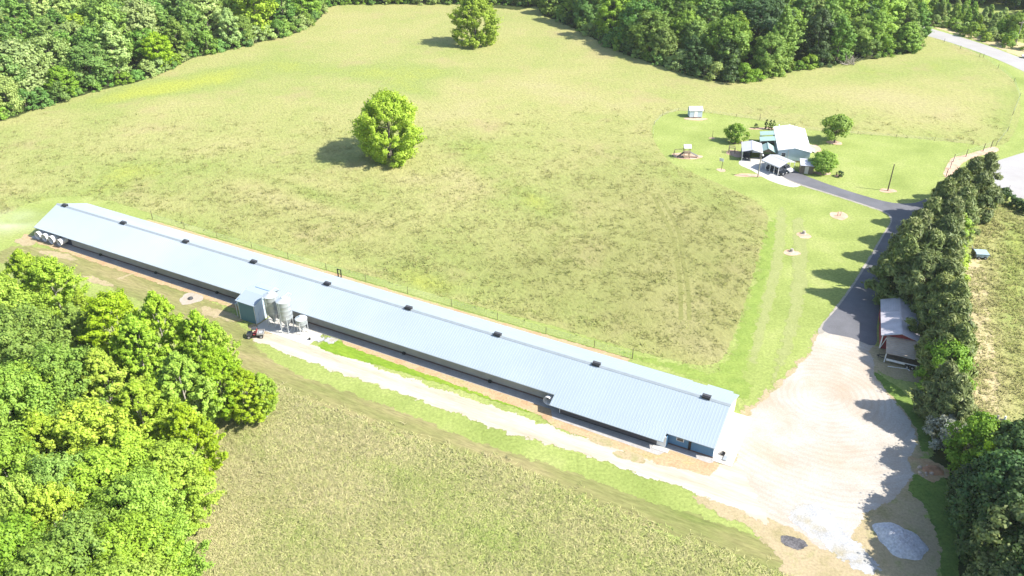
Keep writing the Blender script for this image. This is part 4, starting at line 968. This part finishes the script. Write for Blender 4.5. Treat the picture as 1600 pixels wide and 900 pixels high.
tag(tufts('meadow_grass', MEADOWW, 70000, 5, .30, .06, .28, BM1, 1, lambda X,Y: np.clip((240-Y)/80,0.0,1), TRK), 'tall pasture grass tufts')
tag(tufts('hay_grass', HAYW, 30000, 8, .32, .048, .26, BM2, 2, lambda X,Y: np.ones(X.shape)), 'dry hay grass tufts')
tag(tufts('field_grass', RFW, 6000, 7, .34, .07, .25, BM1, 3, lambda X,Y: np.ones(X.shape)), 'grass tufts in the side field')

# ------------------------------------------------------------------ trees
def crown(name, seed, H, base, R, shape, ncl, nlf, ls, mat, clump=.26, up=.4, spray=1.0, fill=.45, elong=0.0):
    """a crown of leaf clumps: many small leaf faces on irregular clumps, gaps between the clumps"""
    rng = np.random.default_rng(seed)
    zf = rng.random(ncl)**.85
    if shape == 'round': env = np.sqrt(np.clip(1-(2*zf-.9)**2/1.25,0.02,1))
    elif shape == 'ovoid': env = np.clip(np.sqrt(zf+.12)*1.25,0,1)*np.clip(1-zf**2.6,.05,1)*1.08
    elif shape == 'column': env = np.clip(1-np.abs(2*zf-.75)**3*.6,.15,1)
    elif shape == 'cone': env = np.clip((1-zf)**.75,.04,1)*np.clip(.55+zf*3,0,1)
    else: env = np.sqrt(np.clip(1-zf**2,.03,1))          # mound
    a = rng.uniform(0,2*np.pi,ncl); ph = rng.uniform(0,6.28,3)
    lob = 1+.15*np.sin(2*a+ph[0]+2*zf)+.13*np.sin(3*a+ph[1]-5*zf)+.1*np.sin(5*a+ph[2]+7*zf)+.08*np.sin(9*zf+ph[0]*2+4*a)
    rr_ = env*R*lob*(fill+(1-fill)*np.sqrt(rng.random(ncl)))
    cl = np.stack([rr_*np.cos(a), rr_*np.sin(a), base+zf*(H-base)],-1)
    rc = R*clump*rng.uniform(.65,1.3,ncl)*(1-.35*zf*(shape in('cone','ovoid')))
    ctone = rng.random(ncl)
    per = max(4,nlf//ncl); n = per*ncl
    d = rng.normal(size=(n,3)); d /= np.linalg.norm(d,axis=1)[:,None]
    rad = np.repeat(rc,per)*(.35+.65*rng.random(n)**.7)*np.where(rng.random(n) < .22, rng.uniform(1.0,1.75,n), 1.0)
    c = np.repeat(cl,per,0)+d*rad[:,None]*np.array([1,1,.72])
    outw = np.repeat(cl,per,0)*np.array([1,1,0])/max(R,1e-6)
    if elong:             # leafy sprays drawn out along the branch ends, up and outwards
        ax = cl*np.array([1,1,0])/max(R,1e-6)+np.array([0,0,.75])+rng.normal(0,.35,(ncl,3)); ax /= np.linalg.norm(ax,axis=1)[:,None]; ax = np.repeat(ax,per,0)
        c = c+ax*((d*ax).sum(1)*rad*elong)[:,None]
    nr = d*.75+outw*.45+np.array([0,0,up])+rng.normal(0,.42,(n,3)); nr /= np.linalg.norm(nr,axis=1)[:,None]
    t1 = np.cross(nr,rng.normal(size=(n,3))); t1 /= np.linalg.norm(t1,axis=1)[:,None]
    if spray > 1.5:       # evergreen sprays point outwards and up
        t1 = outw*.8+np.array([0,0,.75])+d*.5+rng.normal(0,.25,(n,3)); t1 -= nr*(t1*nr).sum(1)[:,None]; t1 /= np.linalg.norm(t1,axis=1)[:,None]
    t2 = np.cross(nr,t1)
    s_ = ls*rng.uniform(.65,1.35,n)
    L1 = (s_*.62*spray)[:,None]*t1; L2 = (s_*.46/spray**.5)[:,None]*t2
    bend = nr*(s_*.12)[:,None]
    V = np.stack([c-L2+bend*.4, c+L1-bend, c+L2+bend*.4, c-L1-bend],1)
    V[...,2] = np.maximum(V[...,2], .05)
    F = np.arange(n*4).reshape(-1,4)
    tone = np.clip(.42*np.repeat(ctone,per)+.58*rng.random(n),0,1)
    m = np_mesh(name, V.reshape(-1,3), F, {'tone':('FACE',tone)})
    sn = nr*.9+d*.15+outw*.15+np.array([0,0,.08]); sn /= np.linalg.norm(sn,axis=1)[:,None]
    ca = m.attributes.new('custom_normal','FLOAT_VECTOR','POINT'); ca.data.foreach_set('vector', np.repeat(sn,4,0).astype(np.float32).ravel())
    m.materials.append(mat); return m, cl
def trunk_mesh(cl, H, base, r, seed, nlimb=9):
    rng = random.Random(seed); mb = MB(); p = Vector((0,0,-.1)); k = 5; pts = [p]
    for i in range(k):
        p = p+Vector((rng.uniform(-.12,.12),rng.uniform(-.12,.12),H*.78/k)); pts.append(p)
    for i in range(k):
        mb.tube(pts[i],pts[i+1],r*(1-.8*i/k)*(1.35 if i == 0 else 1),r*(1-.8*(i+1)/k),7,False)
    for j in rng.sample(range(len(cl)),min(nlimb,len(cl))):
        e = Vector(cl[j]); z = max(base*.6, min(e.z-.8, H*.7)*rng.uniform(.55,.85)); f = z/(H*.78)
        i = min(k-1,int(f*k)); s_ = pts[i].lerp(pts[i+1],f*k-i); mid = s_.lerp(e,.5)+Vector((0,0,-.3))
        rl = r*.42*(1-.5*f); mb.tube(s_,mid,rl,rl*.65,5,False).tube(mid,e,rl*.65,rl*.2,5,False)
    return mb
def make_tree(name, label, cat, loc, seed, H, base, R, shape, ncl, nlf, ls, mat, bark='bark', r=None, group=None, **kw):
    t = thing(name, label, cat, loc, 0, group)
    m, cl = crown('crown', seed, H, base, R, shape, ncl, nlf, ls, M[mat], **kw)
    co = bpy.data.objects.new('crown', m); COL.objects.link(co); co.parent = t
    obj('trunk', trunk_mesh(cl, H, base, r or H*.016+.04, seed), M[bark], t, True)
    return t
USED = set()
def place(proto, loc, rot, s, sz, label, group, mat=None):
    """the first use moves the prototype itself, later uses are copies sharing its meshes"""
    if proto.name in USED:
        t = dup(proto, loc, rot, (s,s,sz), label, group)
    else:
        USED.add(proto.name); t = proto; t.location = loc; t.rotation_euler = (0,0,rot); t.scale = (s,s,sz); t['label'] = label; t['group'] = group
    for ch in t.children:
        if ch.name.startswith('crown') and mat:
            ch.material_slots[0].link = 'OBJECT'; ch.material_slots[0].material = M[mat]
    return t

# --- single trees
make_tree('broadleaf_tree','big round bright green tree alone in the middle of the meadow','tree',P(610,246),11,16.0,.1,8.2,'round',420,52000,.33,'lf_yellow',r=.45,clump=.10,fill=.5,elong=1.2)
make_tree('broadleaf_tree','tall narrow leafy tree alone at the far end of the meadow','tree',P(743,70),12,17.0,.2,7.3,'column',300,30000,.44,'lf_bright',r=.4,clump=.11,fill=.5,elong=1.2)
make_tree('broadleaf_tree','rounded dark green tree left of the house with a pink mulch bed','tree',P(1149,222),13,4.6,.6,2.5,'round',70,6000,.28,'lf_mid',clump=.28)
make_tree('broadleaf_tree','neat rounded tree on a bare trunk right of the house','tree',P(1304,222),14,7.0,1.7,3.4,'round',80,8000,.32,'lf_mid',clump=.27)
make_tree('broadleaf_tree','low rounded tree by the garden shed in front of the house','tree',P(1285,269),15,4.9,1.0,3.0,'round',80,8000,.28,'lf_mid',clump=.27)
make_tree('shrub','small round dark shrub on the front lawn near the drive','shrub',P(1311,276),16,1.5,.15,.85,'round',30,1500,.14,'lf_dark')
cols = thing('columnar_shrub','slim dark columnar shrub in the row behind the house','shrub',P(1196.5,201.5),0,'columnar shrubs behind the house')
mc, clc = crown('foliage',17,2.7,.05,.5,'column',30,1600,.16,M['lf_dark'])
oc = bpy.data.objects.new('foliage',mc); COL.objects.link(oc); oc.parent = cols
obj('stem', MB().tube((0,0,0),(0,0,1.8),.06,.03,6), M['bark'], cols)
cols['label'] = 'leftmost slim dark columnar shrub of three behind the house'
dup(cols, P(1202.5,202.5), 1.0, None, 'middle slim dark columnar shrub of three behind the house'); dup(cols, P(1207.3,203), 2.2, None, 'rightmost slim dark columnar shrub of three, next to the house roof')
make_tree('shrub','small reddish shrub in the mulch bed behind the house','shrub',P(1181,200),18,1.2,.1,.7,'mound',20,900,.14,'lf_cedar')

# --- prototypes
W = [make_tree('broadleaf_tree','woodland tree','tree',(0,-300,0),100+k,H,b,R,sh,nc,nl,.46,'lf_wood',r=.3,clump=c_*.9,fill=.52,elong=.9)
     for k,(H,b,R,sh,nc,nl,c_) in enumerate(((16,1.5,5.2,'round',150,13000,.18),(18,1.5,5.0,'ovoid',140,12000,.17),(15,1.0,5.6,'round',160,13000,.19),(17,1.0,4.6,'column',130,12000,.19),(13,.5,4.6,'mound',130,11000,.2),(19,2,4.6,'ovoid',140,12000,.165)))]
S = [make_tree('shrub','woodland shrub','shrub',(0,-300,0),140+k,H,.05,R,'mound',40,2600,.36,'lf_wood',r=.1) for k,(H,R) in enumerate(((4.5,3.0),(3.2,2.6),(6.0,3.2)))]
FG = [make_tree('broadleaf_tree','foreground tree','tree',(0,-300,0),160+k,H,b,R,sh,nc,nl,ls,'lf_lime','barkpale',r=.26,clump=c_*.82,fill=.3,up=.6,elong=1.5)
      for k,(H,b,R,sh,nc,nl,ls,c_) in enumerate(((16,2.5,5.2,'ovoid',330,40000,.27,.105),(16,2,4.8,'round',280,36000,.27,.115),(16,1.5,5.0,'ovoid',240,30000,.275,.12),(16,1,5.6,'round',340,46000,.26,.13)))]
CE = [make_tree('cedar_tree','cedar','cedar',(0,-300,0),180+k,12,.3,R,sh,nc,15000,.42,'lf_cedar',r=.22,clump=c_,spray=2.0,up=.3,fill=.5)
      for k,(R,sh,nc,c_) in enumerate(((3.9,'cone',110,.24),(4.2,'ovoid',120,.2),(3.7,'cone',100,.26),(4.4,'ovoid',120,.21)))]

# --- foreground wood, lower left
R0 = random.Random(21)
fgl = [(30,402,14,4.6,2,'lf_lime'),(72,418,13,4.4,1,'lf_lime'),(124,462,11,3.2,2,'lf_lime'),(165,474,14,4.6,1,'lf_lime'),(240,470,16,4.8,0,'lf_lime'),(205,505,15,4.4,0,'lf_lime'),(305,497,14,4.0,0,'lf_lime'),(336,512,11,2.9,2,'lf_lime'),
       (150,560,15,4.6,2,'lf_yellow'),(275,565,15,5.0,0,'lf_lime'),(335,560,12,3.6,1,'lf_lime'),(378,585,9.5,3.6,2,'lf_lime'),(405,590,8.0,2.6,0,'lf_lime'),(85,560,16,5.2,3,'lf_mid'),(15,505,17,6.0,3,'lf_mid'),(-20,450,16,5.5,3,'lf_lime'),
       (-5,600,18,6.0,3,'lf_mid'),(210,610,15,5.2,0,'lf_yellow'),(285,645,14,4.4,2,'lf_lime'),(130,655,17,5.4,1,'lf_yellow'),(55,660,17,5.4,0,'lf_lime'),(195,690,15,5.0,0,'lf_lime'),(262,715,13,4.6,1,'lf_yellow'),
       (150,730,15,5.8,3,'lf_bright'),(206,768,15,5.2,3,'lf_bright'),(85,735,16,4.6,3,'lf_mid'),(28,770,17,3.2,1,'lf_yellow'),(72,780,16,3.2,1,'lf_yellow'),(-10,700,17,5.4,3,'lf_mid'),(180,845,15,5.4,3,'lf_bright'),(236,830,12,4.0,3,'lf_bright'),
       (118,840,16,5.0,3,'lf_mid'),(208,905,13,4.6,3,'lf_bright'),(160,920,15,5.4,3,'lf_bright'),(55,885,16,5.4,3,'lf_mid'),(-5,850,17,5.6,3,'lf_mid'),(110,485,12,3.8,2,'lf_bright'),(40,590,15,4.6,3,'lf_bright')]
TN = {'lf_lime':'lime green','lf_yellow':'yellow green','lf_mid':'mid green','lf_bright':'fresh green'}
def fg_where(x, y):
    if y < 480: return 'at the top corner of the lower left wood'
    if x > 330: return 'standing out at the right tip of the lower left wood'
    if x > 180 and y < 720: return 'on the field side of the lower left wood'
    if y > 720 and x > 140: return 'of the lower left wood beside the hayfield'
    if y > 720: return 'in the bottom left picture corner'
    return 'deep inside the lower left wood'
for x, y, H, R, k, mt in fgl:
    z = H*.93; p = P(x,y,z); p.z = 0; pr = FG[k]; br_ = (5.2,4.8,5.0,5.6)[k]
    place(pr, p, R0.uniform(0,6.28), R/br_, H/16, f'{TN[mt]} {"small " if H < 12 else "tall " if H > 16 else ""}tree {fg_where(x,y)}', 'trees of the lower left wood', mt)

# --- cedar row and its neighbours at the right
cel = [(1549,244,12,3.5,0),(1528,252,12,3.4,2),(1505,268,12,3.6,3),(1484,284,11.5,3.6,0),(1540,275,11.5,3.6,1),(1515,297,11.5,3.7,0),(1495,315,11.5,3.5,2),(1462,314,11,3.6,1),(1446,334,11.5,3.6,0),(1486,342,11.5,3.7,3),(1428,350,13.5,3.9,2),
       (1462,366,12,4.0,1),(1492,376,11.5,3.7,0),(1420,376,13.5,3.7,0),(1453,398,12.5,4.2,3),(1486,412,12,4.0,2),(1478,434,11,3.7,1),(1500,444,11.5,3.7,0),(1482,466,10.5,3.6,3),(1502,478,11.5,3.6,2),(1490,500,10.5,3.5,1),(1508,512,10.5,3.2,0),(1482,528,9,2.9,3),
       (1486,572,10,3.2,0),(1502,592,10,3.2,1),(1494,606,8.5,2.7,2)]
R1 = random.Random(5)
for i,(x,y,H,R,k) in enumerate(cel):
    p = P(x,y,H*.96); p.z = 0
    wh = 'at the row end by the turning circle' if y < 300 else 'in the row above the driveway fork' if y < 370 else 'in the row shading the asphalt drive' if y < 470 else 'in the row behind the red barn' if y < 560 else 'at the row end below the trailer'
    place(CE[k], p, R1.uniform(0,6.28), R/(3.9,4.2,3.7,4.4)[k]*(1.2 if y < 430 else 1.1), H/12, f'dark olive cedar {wh}', 'cedars in the row beside the drive')
def one(name, label, cat, px, py, H, R, seed, shape, nl, ls, mat, **k):
    p = P(px,py,H*.93); p.z = 0
    return make_tree(name, label, cat, p, seed, H, .2, R, shape, max(30,nl//140), nl, ls, mat, r=.14, **k)
one('broadleaf_tree','bright green young tree wedged between cedars above the blue cart','tree',1503,338,7.5,2.6,201,'column',6000,.3,'lf_bright')
one('broadleaf_tree','bright green bushy tree among the cedars left of the blue cart','tree',1494,384,8,3.2,202,'round',8000,.3,'lf_bright')
one('broadleaf_tree','glossy deep green tree right of the flatbed trailer','tree',1488,545,8.5,3.6,203,'round',9000,.32,'lf_mid')
one('shrub','silvery grey green bush at the edge of the gravel yard','shrub',1487,658,4.8,2.6,204,'round',7000,.24,'lf_silver')
one('shrub','small silvery bush below the larger silvery bush','shrub',1512,672,4.4,2.2,205,'mound',5000,.24,'lf_silver')
drk = [(1542,664,9.5,3.5,'lf_mid'),(1574,668,9.5,3.8,'lf_mid'),(1604,684,12,4.6,'lf_dark'),(1540,722,9,3.0,'lf_dark'),(1592,728,12.5,4.6,'lf_dark'),(1560,740,11.5,3.9,'lf_dark'),(1628,752,13,5.0,'lf_dark'),(1584,782,12,4.4,'lf_dark'),(1620,818,12,4.8,'lf_cedar'),(1580,816,9,3.6,'lf_dark'),(1608,852,10,4.2,'lf_dark'),(1640,880,12,5,'lf_dark'),(1586,890,8.5,3.8,'lf_cedar'),(1612,920,12,4.4,'lf_dark'),(1535,752,8,3.0,'lf_dark')]
DK = [make_tree('broadleaf_tree','dark tree','tree',(0,-300,0),220+k,12,.3,4.6,sh,120,16000,.36,'lf_dark',r=.2,clump=.22) for k,sh in enumerate(('round','ovoid'))]
for i,(x,y,H,R,mt) in enumerate(drk):
    p = P(x,y,H*.93); p.z = 0
    place(DK[i%2], p, i*1.3, R/4.6, H/12, f'{"dark" if mt == "lf_dark" else "olive dark" if mt == "lf_cedar" else "mid green"} shady tree {"beside the utility pole with the transformer" if y < 720 else "above the lower right corner" if y < 800 else "in the lower right corner of the picture"}', 'dark trees in the lower right corner', mt)
one('broadleaf_tree','vivid lime green sapling in front of the dark lower right trees','tree',1550,700,10,1.9,206,'column',4500,.3,'lf_lime')
one('shrub','bright green bush in the very bottom right corner','shrub',1588,882,6.5,2.2,207,'mound',5000,.26,'lf_bright')
one('shrub','dark round bush with a stake at the corner of the turning circle','shrub',1570,295,3.0,1.5,208,'round',2500,.2,'lf_dark')
for k,(x,y) in enumerate(((1582,306),(1592,312),(1601,317),(1611,322))):
    one('shrub','low dark hedge bush along the edge of the turning circle','shrub',x,y,2.2,1.6,209+k,'mound',1800,.2,'lf_dark')['group'] = 'hedge bushes along the turning circle'
pole(1573,306,2.6,.06,'pole','thin dark stake behind the round bush at the turning circle','stake','stake')

# --- the woods along the far edges of the meadow
def scatter(poly, sp, seed, inset):
    rng = random.Random(seed); poly = np.array(poly); x0,y0 = poly.min(0); x1,y1 = poly.max(0); pts = []
    ny = int((y1-y0)/(sp*.866))+1; nx = int((x1-x0)/sp)+1
    for j in range(ny):
        for i in range(nx):
            X = x0+(i+.5*(j%2))*sp+rng.uniform(-.32,.32)*sp; Y = y0+j*sp*.866+rng.uniform(-.32,.32)*sp
            pts.append((X,Y))
    A = np.array(pts); sd = sdist(poly,A[:,0],A[:,1]); k = sd > inset
    return A[k], sd[k]
TINT_L = ['lf_wood','lf_pale','lf_wood','lf_mid','lf_pale','lf_lime','lf_wood']
TINT_R = ['lf_wood','lf_dark','lf_wood','lf_mid','lf_wood','lf_dark','lf_mid']
TNN = {'lf_wood':'green','lf_pale':'greyish green','lf_mid':'fresh green','lf_lime':'yellow green','lf_dark':'dark green','lf_bright':'bright green'}
def zone_of(where, px):
    if 'left' in where: return 'near the picture edge' if px < 110 else 'above the grass hollow' if px < 220 else 'where its edge bends' if px < 350 else 'at its narrow end' if px < 480 else 'behind the far meadow'
    return 'nearest the far lone tree' if px < 930 else 'on its slanting side' if px < 1060 else 'above the white shed' if px < 1180 else 'above the house' if px < 1300 else 'beside the branch pile' if px < 1370 else 'beside the country road'
def woods(poly, sp, seed, tints, where, grp):
    A, sd = scatter(poly, sp, seed, 2.6); rng = random.Random(seed+1)
    for (X,Y),d in zip(A,sd):
        px, py = PX(X,Y); tx, ty = PX(X,Y,17)
        if px < -60 or px > 1660 or py < -12 or (d > 18 and PX(X,Y,11)[1] < -10): continue
        k = rng.randrange(6); s_ = rng.uniform(.95,1.4)
        if d < 6: k = rng.choice((4,2,0,3)); s_ = rng.uniform(.7,1.0)
        mt = rng.choice(tints)
        if 'right' in where and px > 1320 and d < 14: mt = rng.choice(('lf_mid','lf_bright','lf_mid','lf_wood'))
        place(W[k], (X,Y,0), rng.uniform(0,6.28), s_, s_*rng.uniform(.72,.95), f'{TNN[mt]} {"front" if d < 8 else "inner"} tree of the {where} wood {zone_of(where,px)}', grp, mt)
def edge_shrubs(pts, sp, seed, tints, where, grp, inset=1.6):
    c = spline([P(x,y) for x,y in pts], 12, False); rng = random.Random(seed); acc = 0; last = c[0]
    for q in c[1:]:
        acc += np.linalg.norm(q-last); 
        if acc > sp:
            acc = 0; t = (q-last)/max(1e-6,np.linalg.norm(q-last)); nrm = np.array([-t[1],t[0]])
            X,Y = q+nrm*(inset+rng.uniform(-.6,1.2)); px,py = PX(X,Y)
            if -40 < px < 1640 and py > -5:
                k = rng.randrange(3); s_ = rng.uniform(.75,1.25); mt = rng.choice(tints)
                place(S[k], (X,Y,0), rng.uniform(0,6.28), s_, s_*rng.uniform(.8,1.15), f'{TNN[mt]} bush below the {where} wood {zone_of(where,px)}', grp, mt)
        last = q
woods(LWW, 10.4, 31, TINT_L, 'upper left', 'trees of the upper left wood')
woods(RWW, 10.2, 32, TINT_R, 'upper right', 'trees of the upper right wood')
edge_shrubs([(-60,215),(0,190),(50,173),(150,143),(215,128),(268,108),(300,91),(345,82),(400,67),(450,56),(485,40),(508,20),(520,9),(600,7),(720,7),(840,9)], 4.2, 33, ['lf_wood','lf_pale','lf_wood','lf_mid'], 'upper left', 'bushes along the upper left wood')
edge_shrubs([(842,14),(870,31),(920,56),(965,80),(1010,96),(1060,111),(1100,124),(1160,130),(1205,121),(1240,112),(1290,105)], 4.6, 34, ['lf_wood','lf_pale','lf_mid','lf_dark'], 'upper right', 'bushes along the upper right wood')
edge_shrubs([(1350,95),(1400,86),(1434,79),(1446,52)], 4.6, 35, ['lf_wood','lf_mid'], 'upper right', 'bushes along the upper right wood')
# beyond the road: scrub, young pines, dark wood behind
R2 = random.Random(77)
PN = make_tree('pine_tree','young pine','pine',(0,-300,0),240,7,.2,2.0,'cone',50,3600,.36,'lf_wood',r=.1,spray=1.8)
for k in range(48):
    x = R2.uniform(1448,1585); y = 18+(x-1448)*.28+R2.uniform(-12,8); p = P(x,y); s_ = R2.uniform(.6,1.05)
    place(PN, p, R2.uniform(0,6), s_*1.15, s_, 'young pale green pine in the thicket beyond the road', 'young pines beyond the road', R2.choice(('lf_pale','lf_pale','lf_mid')))
for k in range(30):
    x = R2.uniform(1452,1640); y = 34+(x-1452)*.29+R2.uniform(-6,5); p = P(x,y); s_ = R2.uniform(.45,.9)
    place(S[R2.randrange(3)], p, R2.uniform(0,6), s_, s_, 'green bush on the bank beyond the road', 'bushes beyond the road', R2.choice(('lf_pale','lf_mid','lf_pale','lf_bright')))
for k in range(30):
    x = R2.uniform(1425,1680); y = -3-R2.uniform(0,24)+(x-1425)*.17; p = P(x,y); s_ = R2.uniform(.85,1.15)
    place(W[R2.randrange(6)], p, R2.uniform(0,6), s_, s_, 'dark green tree in the far wood at the top right corner', 'trees of the far top right wood', R2.choice(('lf_dark','lf_wood','lf_dark')))
for (x,y,s_,k) in ((1583,62,.62,2),(1606,58,.75,0),(1560,60,.5,4)):
    place(W[k], P(x,y), x, s_, s_, 'rounded bright tree behind the right utility pole', 'rounded trees by the right utility pole', 'lf_mid')
# where several neighbours share a wording, say which of them it is by their order in the picture
bpy.context.view_layer.update()
byl = {}
for o in COL.objects:
    if o.parent is None and o.get('category') and o.get('label') and o.name not in [p.name for p in W+S+FG+CE+DK+[PN] if p.name not in USED]: byl.setdefault(o['label'], []).append(o)
ORD = ['second','third','fourth','fifth','sixth','seventh','eighth','ninth']
CNT = {2:'two',3:'three',4:'four',5:'five',6:'six',7:'seven',8:'eight',9:'nine'}
for lab, os_ in byl.items():
    n_ = len(os_)
    if 2 <= n_ <= 9 :
        os_.sort(key=lambda o: PX(o.location.x,o.location.y)[0])
        for i, o in enumerate(os_):
            o['label'] = lab+', '+('leftmost' if i == 0 else 'rightmost' if i == n_-1 else ('middle' if n_ == 3 else ORD[i-1]+' from left'))
for t in list(W)+list(S)+list(FG)+list(CE)+list(DK)+[PN]:
    if t.name not in USED:
        for c in list(t.children): bpy.data.objects.remove(c)
        bpy.data.objects.remove(t)

# ------------------------------------------------------------------ dust blown out by the fans at the far end
dm = bpy.data.materials.new('blown_dust'); dm.use_nodes = True; n = dm.node_tree; n.nodes.remove(n.nodes['Principled BSDF'])
pv = n.nodes.new('ShaderNodeVolumePrincipled'); pv.inputs['Color'].default_value = (1.0,.99,.97,1); pv.inputs['Anisotropy'].default_value = -.2
tc = n.nodes.new('ShaderNodeTexCoord'); ln = n.nodes.new('ShaderNodeVectorMath'); ln.operation = 'LENGTH'; n.links.new(tc.outputs['Object'], ln.inputs[0])
fall = ramp(n, ln.outputs['Value'], [(0.0,1.0),(.5,.4),(.98,0.0)])
nz = ramp(n, noise(n, 1.6, 3, .6, tc.outputs['Object']), [(.35,0.0),(.7,1.0)])
n.links.new(math_(n,'MULTIPLY',math_(n,'MULTIPLY',fall,nz),.09), pv.inputs['Density']); n.links.new(pv.outputs[0], n.nodes['Material Output'].inputs['Volume'])
du = obj('dust_cloud', MB().lathe([(0.0,-1),(.5,-.87),(.87,-.5),(1,0),(.87,.5),(.5,.87),(0.0,1)],16), dm)
du.location = P(14,350,1.6); du.scale = (12,7,3.0); du.rotation_euler = (0,0,HR+.5); tag(du, 'pale dust cloud drifting from the fan end of the poultry house', kind='stuff')

hz = bpy.data.materials.new('shadow_lift_haze'); hz.use_nodes = True; n = hz.node_tree; n.nodes.remove(n.nodes['Principled BSDF'])  # thin scattering volume added to soften and lift the shadows
hv = n.nodes.new('ShaderNodeVolumePrincipled'); hv.inputs['Color'].default_value = (.9,.95,1,1); hv.inputs['Density'].default_value = .00006
n.links.new(hv.outputs[0], n.nodes['Material Output'].inputs['Volume'])
tag(obj('haze', MB().box(-420,420,-30,640,-1,86), hz), 'thin haze added over the whole farm to lift the shadows', kind='stuff')
